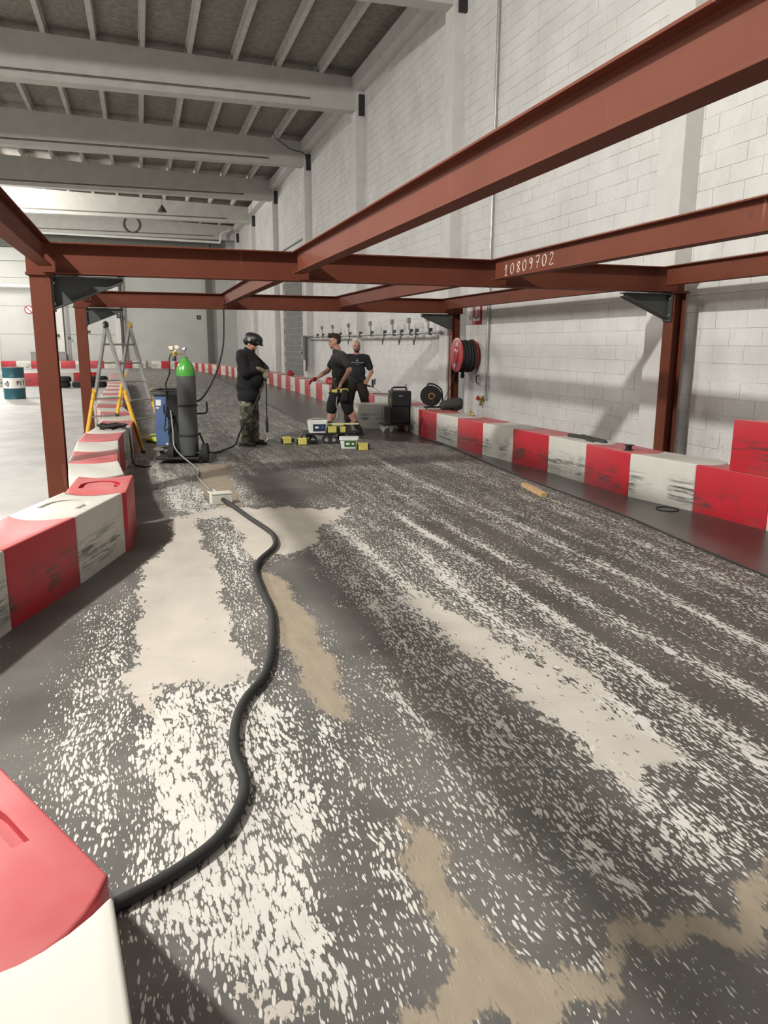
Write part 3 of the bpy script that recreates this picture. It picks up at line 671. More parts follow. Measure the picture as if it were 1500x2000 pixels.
# ---- welder in black hoodie
def welder():
    root = empty('person', (1.60, 12.42, 0), math.atan2(-.50, .866)); tag(root, 'person in black hooded jacket, camouflage trousers and raised welding helmet, standing with a torch', 'person')
    F = Fig(None, (1, 0))
    kneeL, kneeR = (.03, .105, .48), (.0, -.105, .48); aL, aR = (.03, .115, .09), (-.04, -.12, .09)
    HC = (.075, 0, 1.60)
    hp, q, mt = head_prims(HC, R(24), .98)
    eR, wR = (.06, -.275, 1.155), (.25, -.09, 1.20); eL, wL = (.17, .29, 1.20), (.31, .04, 1.16)
    body = [('c', (0, .09, .9), kneeL, .095, .065), ('c', kneeL, aL, .06, .045), ('c', (0, -.09, .9), kneeR, .095, .065), ('c', kneeR, aR, .06, .045),
            ('c', aL, (.10, .12, .045), .036, .026), ('c', aR, (.04, -.13, .045), .036, .026),
            ('e', (0, 0, .95), (.14, .17, .14)), ('e', (.05, 0, 1.10), (.18, .18, .19)), ('e', (.01, 0, 1.31), (.145, .19, .2)), ('c', (0, -.15, 1.40), (0, .15, 1.40), .08, .08),
            ('c', (0, 0, 1.43), (.05, 0, 1.53), .065, .06),
            ('c', (0, .2, 1.39), eL, .06, .048), ('c', eL, wL, .045, .032), ('c', (0, -.2, 1.39), eR, .06, .048), ('c', eR, wR, .045, .032)] + hp
    body += F.hand(wR, (.5, .8, -.25), .9, 1, 1.0, (-.2, .3, -1)) + F.hand(wL, (.3, -.9, -.2), .9, -1, 1.0, (-.3, -.2, -1))
    b = blob('body', body, .012, M['skin'], root)
    blob('jacket', [('e', (.0, 0, .93), (.19, .215, .17)), ('e', (.055, 0, 1.06), (.225, .225, .2)), ('e', (.045, 0, 1.2), (.205, .225, .2)), ('e', (0, 0, 1.35), (.165, .215, .16)),
                    ('c', (.01, -.06, .80), (.01, .06, .80), .165, .165), ('c', (-.01, -.16, 1.405), (-.01, .16, 1.405), .095, .095), ('c', (-.02, 0, 1.40), (.02, 0, 1.48), .10, .085),
                    ('e', (-.10, 0, 1.44), (.075, .12, .075)),
                    ('c', (-.01, .2, 1.38), eL, .092, .078), ('c', eL, Vector(eL).lerp(Vector(wL), .85), .078, .05), ('c', (-.01, -.2, 1.38), eR, .092, .078), ('c', eR, Vector(eR).lerp(Vector(wR), .85), .078, .05)], .014, M['hoodie'], root, 5)
    blob('trousers', [('c', (0, .08, .84), kneeL, .118, .10), ('c', kneeL, (.02, .115, .10), .10, .088), ('c', (0, -.08, .84), kneeR, .118, .10), ('c', kneeR, (-.035, -.12, .10), .10, .088),
                      ('e', (-.02, -.195, .60), (.055, .035, .085)), ('e', (-.01, .19, .60), (.055, .035, .085)), ('c', (0, -.06, .86), (0, .06, .86), .12, .12),
                      ('e', (-.03, -.12, .16), (.10, .10, .05)), ('e', (.03, .115, .16), (.10, .10, .05))], .014, M['camo'], root, 3)
    shoe(root, (-.075, -.125, 0), (1, -.12)); shoe(root, (-.005, .115, 0), (1, .15))
    for w_, d_, s_ in ((wR, (.5, .8, -.25), 1), (wL, (.3, -.9, -.2), -1)):
        w = Vector(w_); d = Vector(d_).normalized()
        blob('glove', [('c', w-d*.05, w+d*.03, .042, .040)]+[(p[0], p[1], p[2], p[3]+.006, p[4]+.006)+tuple(p[5:]) for p in F.hand(w_, d_, .9, s_, 1.0, (-.25, .1*s_, -1))], .009, M['glove'], root, 3)
    # raised welding helmet worn like a cap
    hm = blob('welding_helmet', [('e', q(-.005, 0, .075), (.140, .115, .098), mt), ('e', q(.035, 0, .105), (.125, .105, .075), mt), ('e', q(-.06, 0, .03), (.085, .105, .085), mt), ('c', q(.13, -.05, .065), q(.13, .05, .065), .030, .030), ('c', q(.165, -.04, .05), q(.165, .04, .05), .014, .014)], .011, M['black'], root, 4)
    MB().cap(q(.176, -.045, .045), q(.176, .045, .045), .009, .009, 8).build('visor_edge', M['rubber'], hm, True)
    MB().lathe([(.03, 0), (.03, .02)], q(-.01, -.112, .07), (0, -1, 0), 12).build('pivot_knob', M['bluegrey'], hm, True)
    blob('beard', [('e', q(.06, 0, -.085), (.042, .05, .04), mt)], .009, M['hair'], root, 2)
    face_bits(root, q)
    return root
welder()
# ---- walking man
def walker():
    root = empty('person', (3.36, 13.42, 0), math.pi); tag(root, 'person in charcoal T-shirt and black shorts walking left with a cordless tool', 'person')
    F = Fig(None, (1, 0))
    # local: forward = world -x, left = world -y (towards camera)
    hpv = (0, 0, .90)
    kF, aF = (.15, -.09, .49), (.20, -.09, .10)        # right leg leads (away from camera)
    kR, aR = (-.10, .10, .49), (-.30, .11, .11)        # left leg trails
    hp, q, mt = head_prims((.105, 0, 1.64), R(6), .98)
    eN, wN = (-.10, .255, 1.16), (.06, .25, .92)       # near (left) arm hangs with tool
    eF, wF = (.17, -.26, 1.13), (.40, -.22, 1.00)      # far arm swings forward
    body = [('c', (.0, -.09, .9), kF, .092, .062), ('c', kF, aF, .062, .042), ('c', (0, .09, .9), kR, .092, .062), ('c', kR, aR, .064, .042), ('e', (.12, -.09, .36), (.05, .05, .09)), ('e', (-.20, .11, .37), (.055, .05, .09)),
            ('c', aF, (.27, -.09, .045), .036, .026), ('c', aR, (-.24, .11, .06), .036, .026),
            ('e', (0, 0, .94), (.125, .16, .13)), ('e', (.02, 0, 1.10), (.12, .155, .17)), ('e', (.03, 0, 1.30), (.135, .175, .18)), ('c', (.02, -.15, 1.40), (.02, .15, 1.40), .07, .07),
            ('c', (.03, 0, 1.42), (.075, 0, 1.56), .066, .062),
            ('c', (.0, .195, 1.39), eN, .06, .045), ('c', eN, wN, .047, .03), ('c', (.02, -.195, 1.39), eF, .06, .045), ('c', eF, wF, .047, .03)] + hp
    body += F.hand(wN, (.25, 0, -1), 1.35, -1, 1.0, (.9, -.3, 0)) + F.hand(wF, (.9, 0, -.45), .5, 1, 1.0, (0, .4, -1))
    b = blob('body', body, .011, M['skin'], root)
    blob('t_shirt', [('e', (.005, 0, .95), (.145, .178, .12)), ('e', (.02, 0, 1.10), (.14, .175, .18)), ('e', (.03, 0, 1.30), (.155, .195, .18)), ('c', (.02, -.15, 1.40), (.02, .15, 1.40), .088, .088), ('c', (.04, 0, 1.42), (.075, 0, 1.475), .082, .07),
                     ('c', (0, .19, 1.39), Vector((0, .195, 1.39)).lerp(Vector(eN), .62), .08, .074), ('c', (.02, -.19, 1.39), Vector((.02, -.195, 1.39)).lerp(Vector(eF), .62), .08, .074)], .012, M['tee'], root, 4)
    blob('shorts', [('c', (0, -.08, .90), (.13, -.09, .56), .125, .105), ('c', (.13, -.09, .56), (.15, -.09, .46), .105, .098), ('c', (0, .08, .90), (-.08, .10, .56), .125, .105), ('c', (-.08, .1, .56), (-.11, .10, .46), .105, .098), ('c', (0, -.07, .93), (0, .07, .93), .135, .135)], .013, M['shorts'], root, 3)
    for k, a in ((kF, aF), (kR, aR)):
        blob('sock', [('c', Vector(k).lerp(Vector(a), .68), Vector(a), .055, .05)], .012, M['shorts'], root, 2)
    shoe(root, (.165, -.09, 0), (1, 0))
    s2 = shoe(root, (-.33, .11, 0), (1, 0))
    # hair: swept top, short sides
    blob('hair', [('e', q(-.03, 0, .075), (.098, .080, .07), mt), ('e', q(.03, 0, .112), (.085, .066, .04), mt), ('c', q(.08, -.04, .105), q(.08, .04, .105), .03, .03), ('e', q(-.055, 0, .02), (.065, .079, .075), mt)], .009, M['hair'], root, 2)
    blob('beard', [('e', q(.06, 0, -.09), (.034, .038, .026), mt)], .009, M['stubble'], root, 2)
    face_bits(root, q)
    blob('glove', [(p[0], p[1], p[2], p[3]+.006, p[4]+.006)+tuple(p[5:]) for p in F.hand(wF, (.9, 0, -.45), .5, 1, 1.0, (0, .4, -1))], .009, M['redglove'], root, 3)
    MB().cap((.12, .14, 1.0), (.13, .10, 1.0), .012, .012, 8).build('belt_clip', M['bluegrey'], root, True)
    return root
walker()
# ---- bald man
def bald():
    ang = math.atan2(-.985, -.17)
    root = empty('person', (4.17, 15.32, 0), ang); tag(root, 'person with shaved head in black printed T-shirt and dark brown trousers facing the camera', 'person')
    F = Fig(None, (1, 0))
    hp, q, mt = head_prims((.03, 0, 1.555), R(3), .95)
    kL, aL, kR, aR = (.03, .17, .46), (.0, .22, .08), (.03, -.15, .46), (.0, -.19, .08)
    eR, wR = (-.04, -.30, 1.05), (.03, -.24, .86); eL, wL = (-.03, .31, 1.05), (.12, .22, .90)
    body = [('c', (0, .09, .86), kL, .09, .062), ('c', kL, aL, .06, .042), ('c', (0, -.09, .86), kR, .09, .062), ('c', kR, aR, .06, .042), ('c', aL, (.06, .23, .045), .036, .026), ('c', aR, (.06, -.2, .045), .036, .026),
            ('e', (0, 0, .90), (.125, .16, .13)), ('e', (.01, 0, 1.05), (.125, .165, .17)), ('e', (0, 0, 1.24), (.13, .185, .18)), ('c', (0, -.16, 1.32), (0, .16, 1.32), .07, .07), ('c', (0, 0, 1.34), (.02, 0, 1.47), .062, .056),
            ('c', (0, .205, 1.31), eL, .06, .045), ('c', eL, wL, .045, .03), ('c', (0, -.205, 1.31), eR, .06, .045), ('c', eR, wR, .045, .03)] + hp
    body += F.hand(wR, (.25, .1, -1), .8, 1, 1.0, (.4, 1, 0)) + F.hand(wL, (.55, -.35, -.5), 1.2, -1, 1.0, (-.5, -.6, -.4))
    b = blob('body', body, .011, M['skin'], root)
    tee = blob('t_shirt', [('e', (.005, 0, .90), (.145, .185, .11)), ('e', (.01, 0, 1.05), (.147, .187, .18)), ('e', (0, 0, 1.24), (.15, .205, .18)), ('c', (0, -.16, 1.325), (0, .16, 1.325), .088, .088), ('c', (0, 0, 1.33), (.005, 0, 1.37), .08, .066),
                     ('c', (0, .2, 1.32), Vector((0, .205, 1.31)).lerp(Vector(eL), .62), .082, .076), ('c', (0, -.2, 1.32), Vector((0, -.205, 1.31)).lerp(Vector(eR), .62), .082, .076)], .012, M['tee2'], root, 4)
    pr = MB()
    for k in range(9):
        y = -.125+.031*k; pr.cbox((.149-.9*y*y, y, 1.235+.004*(k % 3)), (.012, .024, .018+.008*(k % 2)))
    pr.cbox((.150, 0, 1.275), (.012, .05, .022)).cbox((.150, 0, 1.30), (.012, .022, .02)).cbox((.148, .01, 1.20), (.012, .06, .008)).build('chest_print', M['bluegrey'], tee)
    blob('trousers', [('c', (0, .085, .86), kL, .118, .09), ('c', kL, (0, .22, .09), .09, .08), ('c', (0, -.085, .86), kR, .118, .09), ('c', kR, (0, -.19, .09), .09, .08), ('c', (0, -.07, .90), (0, .07, .90), .13, .13), ('e', (.02, .21, .6), (.06, .05, .09))], .013, M['brown'], root, 3)
    shoe(root, (-.035, .225, 0), (1, .2)); shoe(root, (-.035, -.195, 0), (1, -.25))
    blob('beard', [('e', q(.06, 0, -.088), (.034, .044, .03), mt), ('c', q(.03, .06, -.045), q(.06, .036, -.09), .016, .016), ('c', q(.03, -.06, -.045), q(.06, -.036, -.09), .016, .016), ('c', q(.085, -.025, -.045), q(.085, .025, -.045), .012, .012)], .009, M['hair'], root, 2)
    face_bits(root, q)
    return root
bald()

# ================================================================ TOOLS AND MACHINES
def hose(name, pts, r, label, material='rubber', cat='hose', group=None, n=8, seg=8):
    o = MB().tube(spline(pts, n), r, seg).build(name, M[material], None, True); return tag(o, label, cat, group)
# welding torch held by the first worker
t = empty('welding_torch', (1.86, 12.24, 0)); tag(t, 'black welding torch hanging straight down from the gloved hands of the hooded worker', 'torch')
MB().tube([(0, 0, 1.16), (.0, 0, .8), (-.005, .0, .42)], .011, 8).build('lead', M['rubber'], t, True)
MB().tube([(-.005, 0, .44), (-.005, 0, .38), (-.003, 0, .22)], [.014, .024, .022], 10).build('handle', M['black'], t, True)
MB().tube(spline([(-.003, 0, .22), (-.002, 0, .12), (-.05, -.01, .07)], 5), .007, 8).build('nozzle', M['galv'], t, True)
hose('torch_hose', [(1.86, 12.24, 1.14), (1.80, 12.20, .95), (1.60, 12.14, .55), (1.42, 12.15, .25), (1.33, 12.1, .06), (1.15, 11.85, .02), (.95, 11.55, .02), (.84, 11.35, .1), (.74, 11.28, .35)], .013, 'black torch hose curving from the hooded worker to the gas trolley')
# tool carried by the walking man
t = empty('cordless_grinder', (3.27, 13.16, .80)); tag(t, 'yellow and black cordless power tool carried by the walking man', 'power tool')
MB().tube([(.06, 0, .0), (-.13, 0, -.005)], [.036, .032], 12).build('motor_body', M['batt'], t, True)
MB().cbox((-.02, 0, -.005), (.05, .09, .07)).build('grip_collar', M['black'], t, bevel=.01)
MB().cbox((.09, 0, -.07), (.10, .09, .20)).build('battery_pack', M['black'], t, bevel=.012)
MB().cbox((.10, 0, .02), (.11, .08, .05)).build('yellow_cover', M['batt'], t, bevel=.01)
MB().lathe([(.05, 0), (.06, .004), (.06, .01), (.02, .03)], (-.14, 0, -.04), (0, 0, 1), 16).build('head', M['black'], t, True)
tag(hose('rag', [(3.22, 13.12, .70), (3.21, 13.12, .56), (3.24, 13.11, .45), (3.2, 13.1, .33)], [.0]*0 or .012, 'pale blue strap dangling below the cordless tool', 'bluegrey', 'strap'))
# torch of the bald man
t = empty('welding_torch', (4.27, 15.17, .84)); tag(t, 'dark welding torch held at the hip by the shaved-head man', 'torch')
MB().tube(spline([(-.20, 0, .14), (-.08, 0, .06), (.06, 0, -.04), (.16, 0, -.08)], 5), .016, 8).build('handle', M['black'], t, True)
MB().cbox((.20, 0, -.02), (.035, .04, .16)).cbox((.245, 0, .02), (.02, .03, .12)).build('clamp', M['black'], t)
MB().tube([(.22, 0, -.1), (.34, 0, -.19), (.37, 0, -.18)], .006, 6).build('nozzle', M['galv'], t, True)

# ---- gas trolley with blue machine
TR = empty('welding_trolley', (.42, 11.06, 0), R(-14)); tag(TR, 'blue and black welding machine on a wheeled trolley', 'welder')
MB().box(-.22, .36, -.38, .40, .06, .09).build('base_plate', M['black'], TR, bevel=.006)
bd = MB().box(-.285, -.10, -.02, .42, .20, .90).build('machine_body', M['blue'], TR, bevel=.012)
MB().box(-.26, -.19, -.0235, -.019, .76, .84).build('label', M['whitep'], bd); MB().box(-.26, -.22, -.0235, -.019, .72, .74).build('label', M['whitep'], bd)
MB().box(-.15, -.12, -.0235, -.019, .22, .245).build('label', M['whitep'], bd)
MB().box(-.32, .09, -.05, .45, .90, .95).build('top_tray', M['haunch'], TR, bevel=.012)
MB().box(-.32, -.27, -.05, .45, .95, .975).box(-.32, .09, .40, .45, .95, .975).box(-.32, .09, -.05, -.01, .95, .965).build('tray_rim', M['haunch'], TR, bevel=.006)
MB().box(-.10, .16, -.05, .42, .10, .90).build('side_panel', M['black'], TR, bevel=.006)
for zz in (.78, .38):
    MB().ring([(.131, -.012), (.138, -.012), (.138, .012), (.131, .012)], (.20, -.20, zz), (0, 0, 1), 28).build('cylinder_strap', M['rubber'], TR, True)
MB().tube(spline([(.20, -.06, .66), (.40, -.10, .66), (.445, -.10, .70), (.445, -.10, .82)], 5), .012, 8).build('torch_hook', M['black'], TR, True)
MB().tube(spline([(-.03, -.06, .60), (-.10, -.08, .62), (-.14, -.08, .68), (-.14, -.08, .78)], 5), .012, 8).build('torch_hook', M['black'], TR, True)
for sx in (-.02, .42):
    wv = MB().ring([(.10, -.03), (.135, -.035), (.135, .035), (.10, .03)], (sx, -.24, .135), (1, 0, 0), 24).build('wheel', M['tyre'], TR, True)
    MB().lathe([(.1, -.025), (.1, .025)], (sx, -.24, .135), (1, 0, 0), 20).build('wheel_hub', M['haunch'], wv, True)
MB().tube([(-.03, -.24, .135), (.44, -.24, .135)], .012, 8).build('axle', M['haunch'], TR, True)
for sx in (-.24, .2):
    cs = MB().lathe([(.055, -.016), (.06, 0), (.055, .016)], (sx, .10, .06), (1, 0, 0), 18).build('caster', M['tyre'], TR, True)
    MB().box(sx-.03, sx-.02, .07, .13, .05, .14).box(sx+.02, sx+.03, .07, .13, .05, .14).box(sx-.09, sx+.05, .0, .2, .14, .165).build('fork', M['galv'], cs)
def tw(x, y, z):   # trolley local -> world
    a = R(-14); return (.42+x*math.cos(a)-y*math.sin(a), 11.06+x*math.sin(a)+y*math.cos(a), z)
c0 = tw(.20, -.20, .092)
G = empty('gas_cylinder', c0); tag(G, 'tall grey gas cylinder with green shoulder strapped to the trolley', 'gas cylinder')
MB().lathe([(.09, 0), (.122, .012), (.127, .03), (.127, 1.08)], (0, 0, 0), (0, 0, 1), 32).build('shell', M['cyl'], G, True)
MB().lathe([(.1275, 1.08), (.1275, 1.12), (.119, 1.175), (.100, 1.225), (.074, 1.265), (.046, 1.29), (.040, 1.303)], (0, 0, 0), (0, 0, 1), 32).build('shoulder', M['greenp'], G, True)
MB().lathe([(.038, 1.298), (.038, 1.325)], (0, 0, 0), (0, 0, 1), 20).build('neck_ring', M['greenp'], G, True)
v = MB().lathe([(.018, 1.325), (.018, 1.403), (.013, 1.408), (.013, 1.423)], (0, 0, 0), (0, 0, 1), 12).build('valve', M['chrome'], G, True)
MB().lathe([(.034, 1.423), (.036, 1.433), (.03, 1.448)], (0, 0, 0), (0, 0, 1), 8).build('valve_knob', M['chrome'], v)
gx, gy, gz = c0[0], c0[1], c0[2]+1.373
RG = empty('gas_regulator', (gx, gy, gz)); tag(RG, 'brass gas regulator with two round gauges on the cylinder valve', 'regulator')
MB().tube([(-.015, 0, 0), (-.12, 0, .0)], .012, 10).build('inlet_stem', M['brass'], RG, True)
MB().lathe([(.03, -.03), (.034, 0), (.03, .03)], (-.135, 0, -.005), (0, 0, 1), 16).build('body', M['brass'], RG, True)
MB().lathe([(.026, 0), (.026, .05), (.018, .06)], (-.135, 0, -.095), (0, 0, 1), 14).build('adjusting_knob', M['black'], RG, True)
for dx, dz in ((-.175, .075), (-.10, .085)):
    g = MB().lathe([(.034, -.016), (.034, .014), (.03, .018)], (dx, 0, dz), (0, -1, 0), 18).build('gauge', M['brass'], RG, True)
    MB().lathe([(.027, 0), (.027, .002)], (dx, -.018, dz), (0, -1, 0), 18).build('gauge_face', M['whitep'], g)
    MB().tube([(dx, 0, dz-.03), (-.135, 0, .02)], .007, 6).build('gauge_stem', M['brass'], g, True)
hose('gas_hose', [(gx-.165, gy, gz), (gx-.20, gy-.02, gz-.06), (gx-.21, gy-.03, gz-.25), tw(-.10, -.06, 1.06), tw(-.10, -.06, .95), tw(-.12, -.10, .60), tw(-.14, -.1, .42), tw(-.05, -.1, .52), tw(-.02, -.1, .66)], .009, 'black gas hose dropping from the regulator to the blue machine')
hose('supply_lead', [tw(-.05, -.08, .70), tw(.0, -.24, .45), tw(.05, -.36, .2), (.60, 10.28, .012), (.62, 9.9, .01), (.58, 9.5, .01), (.62, 9.0, .01), (.67, 8.3, .012), (.68, 8.0, .06)], .010, 'grey lead running from the trolley down to the junction box', 'bluegrey')
hose('hanging_hose', [(1.62, 14.80, 2.36), (1.54, 14.7, 2.37), (1.49, 14.6, 2.25), (1.44, 14.2, 1.95), (1.33, 13.4, 1.55), (1.10, 12.3, 1.15), (.82, 11.3, .86), tw(.25, -.05, .80)], .014, 'black hose hanging from the far beam down to the gas cylinder')

# ---- junction box and long hose
J_ = empty('junction_box', (.70, 7.86, 0), R(6)); tag(J_, 'pale grey junction box on the floor where the long black hose starts', 'box')
MB().box(-.105, .105, -.065, .065, 0, .10).build('housing', M['boxgrey'], J_, bevel=.008)
MB().box(-.108, .108, -.068, .068, .10, .118).build('lid', M['boxgrey'], J_, bevel=.006)
MB().lathe([(.022, 0), (.022, .02)], (.01, -.065, .05), (0, -1, 0), 14).build('gland', M['black'], J_, True)
MB().tube(spline([(-.09, .07, .09), (-.11, .1, .12), (-.06, .12, .13), (-.03, .08, .11)], 5), .006, 6).build('bail', M['galv'], J_, True)
LH = [(.72, 7.77, .052), (.78, 7.5, .045), (.88, 7.0, .022), (.965, 6.5, .022), (.98, 6.25, .022), (.93, 5.92, .022), (.76, 5.55, .022), (.69, 5.27, .022), (.67, 4.85, .022), (.66, 4.4, .022), (.58, 3.88, .022), (.49, 3.52, .022), (.36, 3.26, .022), (.295, 3.05, .022), (.265, 2.82, .022), (.275, 2.62, .022), (.245, 2.46, .022), (.15, 2.28, .022), (.0, 2.15, .022), (-.16, 2.06, .022), (-.20, 2.04, .022)]
hose('long_hose', LH, .021, 'long black hose snaking across the foreground floor', 'rubber', n=10, seg=12)
tag(MB().tube(spline([(4.66, 11.6, .006), (4.43, 8.75, .006), (4.36, 6.39, .006), (4.23, 5.09, .006), (4.15, 4.18, .006), (4.0, 3.0, .006), (3.85, 2.0, .006)], 8), .007, 6).build('thin_cable', M['rubber'], None, True), 'thin black cable lying straight along the edge of the dark floor strip', 'cable')
tag(MB().ring([(.105, -.003), (.112, -.003), (.112, .003), (.105, .003)], (4.95, 6.35, .004), (0, 0, 1), 24).build('wire_loop', M['rubber'], None, True), 'small wire loop on the floor by the right barrier', 'wire')
o = MB().box(-.035, .035, -.33, .33, 0, .045).build('wood_batten', M['wood'], None, bevel=.004, loc=(4.11, 7.57, 0), rz=R(-8)); tag(o, 'short pale wooden batten lying on the floor near the right barrier', 'wood')

# ---- ladder
def ladder():
    root = empty('folding_ladder'); tag(root, 'aluminium folding ladder with yellow lower rails straddling the left barrier', 'ladder')
    hL, hR = Vector((-.47, 12.50, 1.85)), Vector((-.135, 12.72, 1.85))
    A = (Vector((-.01, 11.93, 0)), Vector((.27, 12.30, 0))); B = (Vector((-.87, 12.70, 0)), Vector((-.44, 12.86, MH)))
    def rail(a, b, w_, d_, m, name, par):
        t = (b-a).normalized(); s = Vector((hR-hL)).normalized(); s = (s-t*s.dot(t)).normalized(); n = t.cross(s)
        vs = [p+s*i*w_/2+n*j*d_/2 for p in (a, b) for i, j in ((-1, -1), (1, -1), (1, 1), (-1, 1))]
        return MB().add(vs, [(0,3,2,1),(4,5,6,7),(0,1,5,4),(1,2,6,5),(2,3,7,6),(3,0,4,7)]).build(name, m, par)
    for (fl, fr_) in (A, B):
        for h, f, out in ((hL, fl, -1), (hR, fr_, 1)):
            rail(h, h.lerp(f, .6), .028, .065, M['alu'], 'upper_rail', root)
            s = (hR-hL).normalized()*.032*out
            lo = rail(h.lerp(f, .52)+s, f+s*1.3+Vector((0, 0, .03)), .026, .062, M['yellow'], 'lower_rail', root)
            MB().cbox(f+s*1.3+Vector((0, 0, .022)), (.06, .06, .044)).build('foot', M['rubber'], lo)
            MB().cbox(h.lerp(f, .52)+s, (.06, .06, .05)).build('lock_clamp', M['yellow'], lo)
        for k in range(1, 7):
            zz = 1.85-.272*k; a, b = hL.lerp(fl, (1.85-zz)/(1.85-fl.z)), hR.lerp(fr_, (1.85-zz)/(1.85-fr_.z))
            if zz < fr_.z+.02: continue
            e = (b-a).normalized()*(.05 if k >= 4 else .02)
            MB().tube([a-e, b+e], .014, 8).build('rung', M['alu'], root, True)
    for h, out in ((hL, -1), (hR, 1)):
        s = (hR-hL).normalized()
        hg = MB().lathe([(.05, -.02), (.06, 0), (.05, .02)], h+Vector((0, 0, .01)), s, 18).build('hinge', M['black'] if out < 0 else M['brass'], root, True)
        MB().lathe([(.02, .02), (.02, .035)], h+Vector((0, 0, .01)), s*out, 10).build('hinge_pin', M['galv'], hg, True)
ladder()
o = blob('vest', [('e', (.12, 13.4, .05), (.16, .22, .05)), ('e', (.20, 13.15, .05), (.12, .16, .055)), ('c', (.05, 13.55, .05), (.22, 13.5, .06), .05, .06)], .016, M['hivis'], None, 2); tag(o, 'crumpled bright yellow vest on the floor behind the ladder', 'vest')
cb = MB()
for k in range(4):
    pts = [(-.42+(.14+.012*k)*math.cos(a*math.pi/9+k*.3)+.02*math.sin(3*a), 10.95+(.11+.02*k)*math.sin(a*math.pi/9+k*.3), .49+.012*k+.008*math.sin(a*1.7)) for a in range(18)]
    cb.tube(pts, .012, 6, True)
o = cb.build('coiled_cable', M['rubber'], None, True); tag(o, 'coil of black cable lying on the left barrier', 'cable')
hose('barrier_cable', [(-.30, 10.86, .50), (-.235, 10.78, .49), (-.205, 10.72, .44), (-.19, 10.7, .25), (-.17, 10.65, .04), (-.05, 10.5, .012), (.05, 10.5, .012)], .010, 'black cable draped down the side of the left barrier', cat='cable')

# ---- dolly with buckets
D = empty('tool_dolly', (2.86, 12.42, 0), R(-4)); tag(D, 'low black dolly with small wheels carrying the white bucket', 'dolly')
MB().box(-.36, .36, -.20, .22, .155, .185).build('deck', M['black'], D, bevel=.008)
for sx, sy in ((-.24, -.12), (-.02, -.14), (.10, -.16), (.28, .14), (-.26, .16)):
    cw = MB().ring([(.035, -.018), (.07, -.02), (.07, .02), (.035, .018)], (sx, sy, .07), (.25, 1, 0), 18).build('wheel', M['tyre'], D, True)
    MB().box(sx-.02, sx+.02, sy-.03, sy+.03, .10, .156).build('caster_fork', M['haunch'], cw)
    MB().lathe([(.036, -.012), (.036, .012)], (sx, sy, .07), (.25, 1, 0), 14).build('hub', M['bluegrey'], cw, True)
def bucket(loc, rz, lab, labcol, lid, w_=.17, h=.2):
    b = empty('bucket', loc, rz); tag(b, lab, 'bucket')
    def rr(w1, d1): return [(w1*sx*(1-(.16 if c else 0)), d1*sy*(1-(0 if c else .22))) for sx, sy, c in ((1,-1,0),(1,1,0),(1,1,1),(-1,1,1),(-1,1,0),(-1,-1,0),(-1,-1,1),(1,-1,1))]
    lo, hi, n = rr(w_*.82, w_*.6), rr(w_, w_*.74), 8
    vs = [(x, y, 0) for x, y in lo]+[(x, y, h) for x, y in hi]+[(x*.95, y*.95, h) for x, y in hi]+[(x*.95, y*.95, .01) for x, y in lo]
    fs = [tuple(range(8))[::-1]]+[(i, (i+1) % 8, 8+(i+1) % 8, 8+i) for i in range(8)]+[(8+i, 8+(i+1) % 8, 16+(i+1) % 8, 16+i) for i in range(8)]+[(16+i, 16+(i+1) % 8, 24+(i+1) % 8, 24+i) for i in range(8)]+[tuple(range(24, 32))]
    MB().add(vs, fs).build('tub', M['whitep'], b)
    if lid: MB().prism([(x*1.06, y*1.06) for x, y in hi], h-.03, h+.008).build('lid', M['whitep'], b)
    else: MB().tube(spline([(-w_, 0, h-.02), (-w_*.9, -.05, h+.02), (0, -.12, h+.05), (w_*.9, -.05, h+.02), (w_, 0, h-.02)], 6), .004, 6).build('handle', M['whitep'], b, True)
    k = w_*.6
    lb = MB().add([(-w_*.50, -k-.006, .025), (w_*.70, -k-.006, .025), (w_*.76, -k-.018, h*.75), (-w_*.52, -k-.018, h*.75), (-w_*.50, -k+.01, .025), (w_*.70, -k+.01, .025), (w_*.76, -k-.002, h*.75), (-w_*.52, -k-.002, h*.75)], [(0,1,2,3),(7,6,5,4),(0,4,5,1),(1,5,6,2),(2,6,7,3),(3,7,4,0)]).build('label', M[labcol], b)
    MB().ell((-w_*.12, -k-.017, h*.46), (.032, .004, .018)).build('emblem', M['whitep'], lb, True)
    MB().cbox((w_*.42, -k-.0165, h*.46), (.03, .004, .03)).build('emblem', M['whitep' if labcol == 'labelgreen' else 'blue'], lb)
    return b
bucket((2.70, 12.36, .186), R(-6), 'open white bucket with dark blue label on the dolly', 'labelblue', False, .165, .19)
bucket((3.06, 11.70, 0), R(-14), 'white lidded bucket with green label on the floor', 'labelgreen', True, .145, .165)
br_ = empty('hand_brush', (3.02, 12.46, .187), R(-3)); tag(br_, 'hand brush with pale yellow handle and green bristles on the dolly', 'brush')
MB().box(-.12, .14, -.04, .04, .09, .13).build('head', M['paleyellow'], br_, bevel=.006)
MB().box(-.11, .13, -.045, .045, 0, .09).build('bristles', M['brushgreen'], br_)
MB().box(.14, .40, -.016, .016, .098, .128).build('handle', M['paleyellow'], br_, bevel=.008)
def batt(loc, rz, lab, s=(.14, .08, .10)):
    b = empty('battery_box', loc, rz); tag(b, lab, 'battery')
    MB().box(-s[0]/2, s[0]/2, -s[1]/2, s[1]/2, 0, s[2]).build('case', M['batt'], b, bevel=.008)
    MB().box(s[0]/2, s[0]/2+.03, -s[1]*.4, s[1]*.4, .01, s[2]*.85).build('terminal', M['black'], b, bevel=.004)
    MB().box(-s[0]/2-.02, -s[0]/2, -s[1]*.4, s[1]*.4, .01, s[2]*.8).build('terminal', M['black'], b, bevel=.004)
batt((2.92, 12.26, .186), R(-4), 'yellow battery box on the front edge of the dolly')
batt((3.10, 12.26, .186), R(-4), 'small yellow battery box beside the brush on the dolly', (.09, .07, .09))
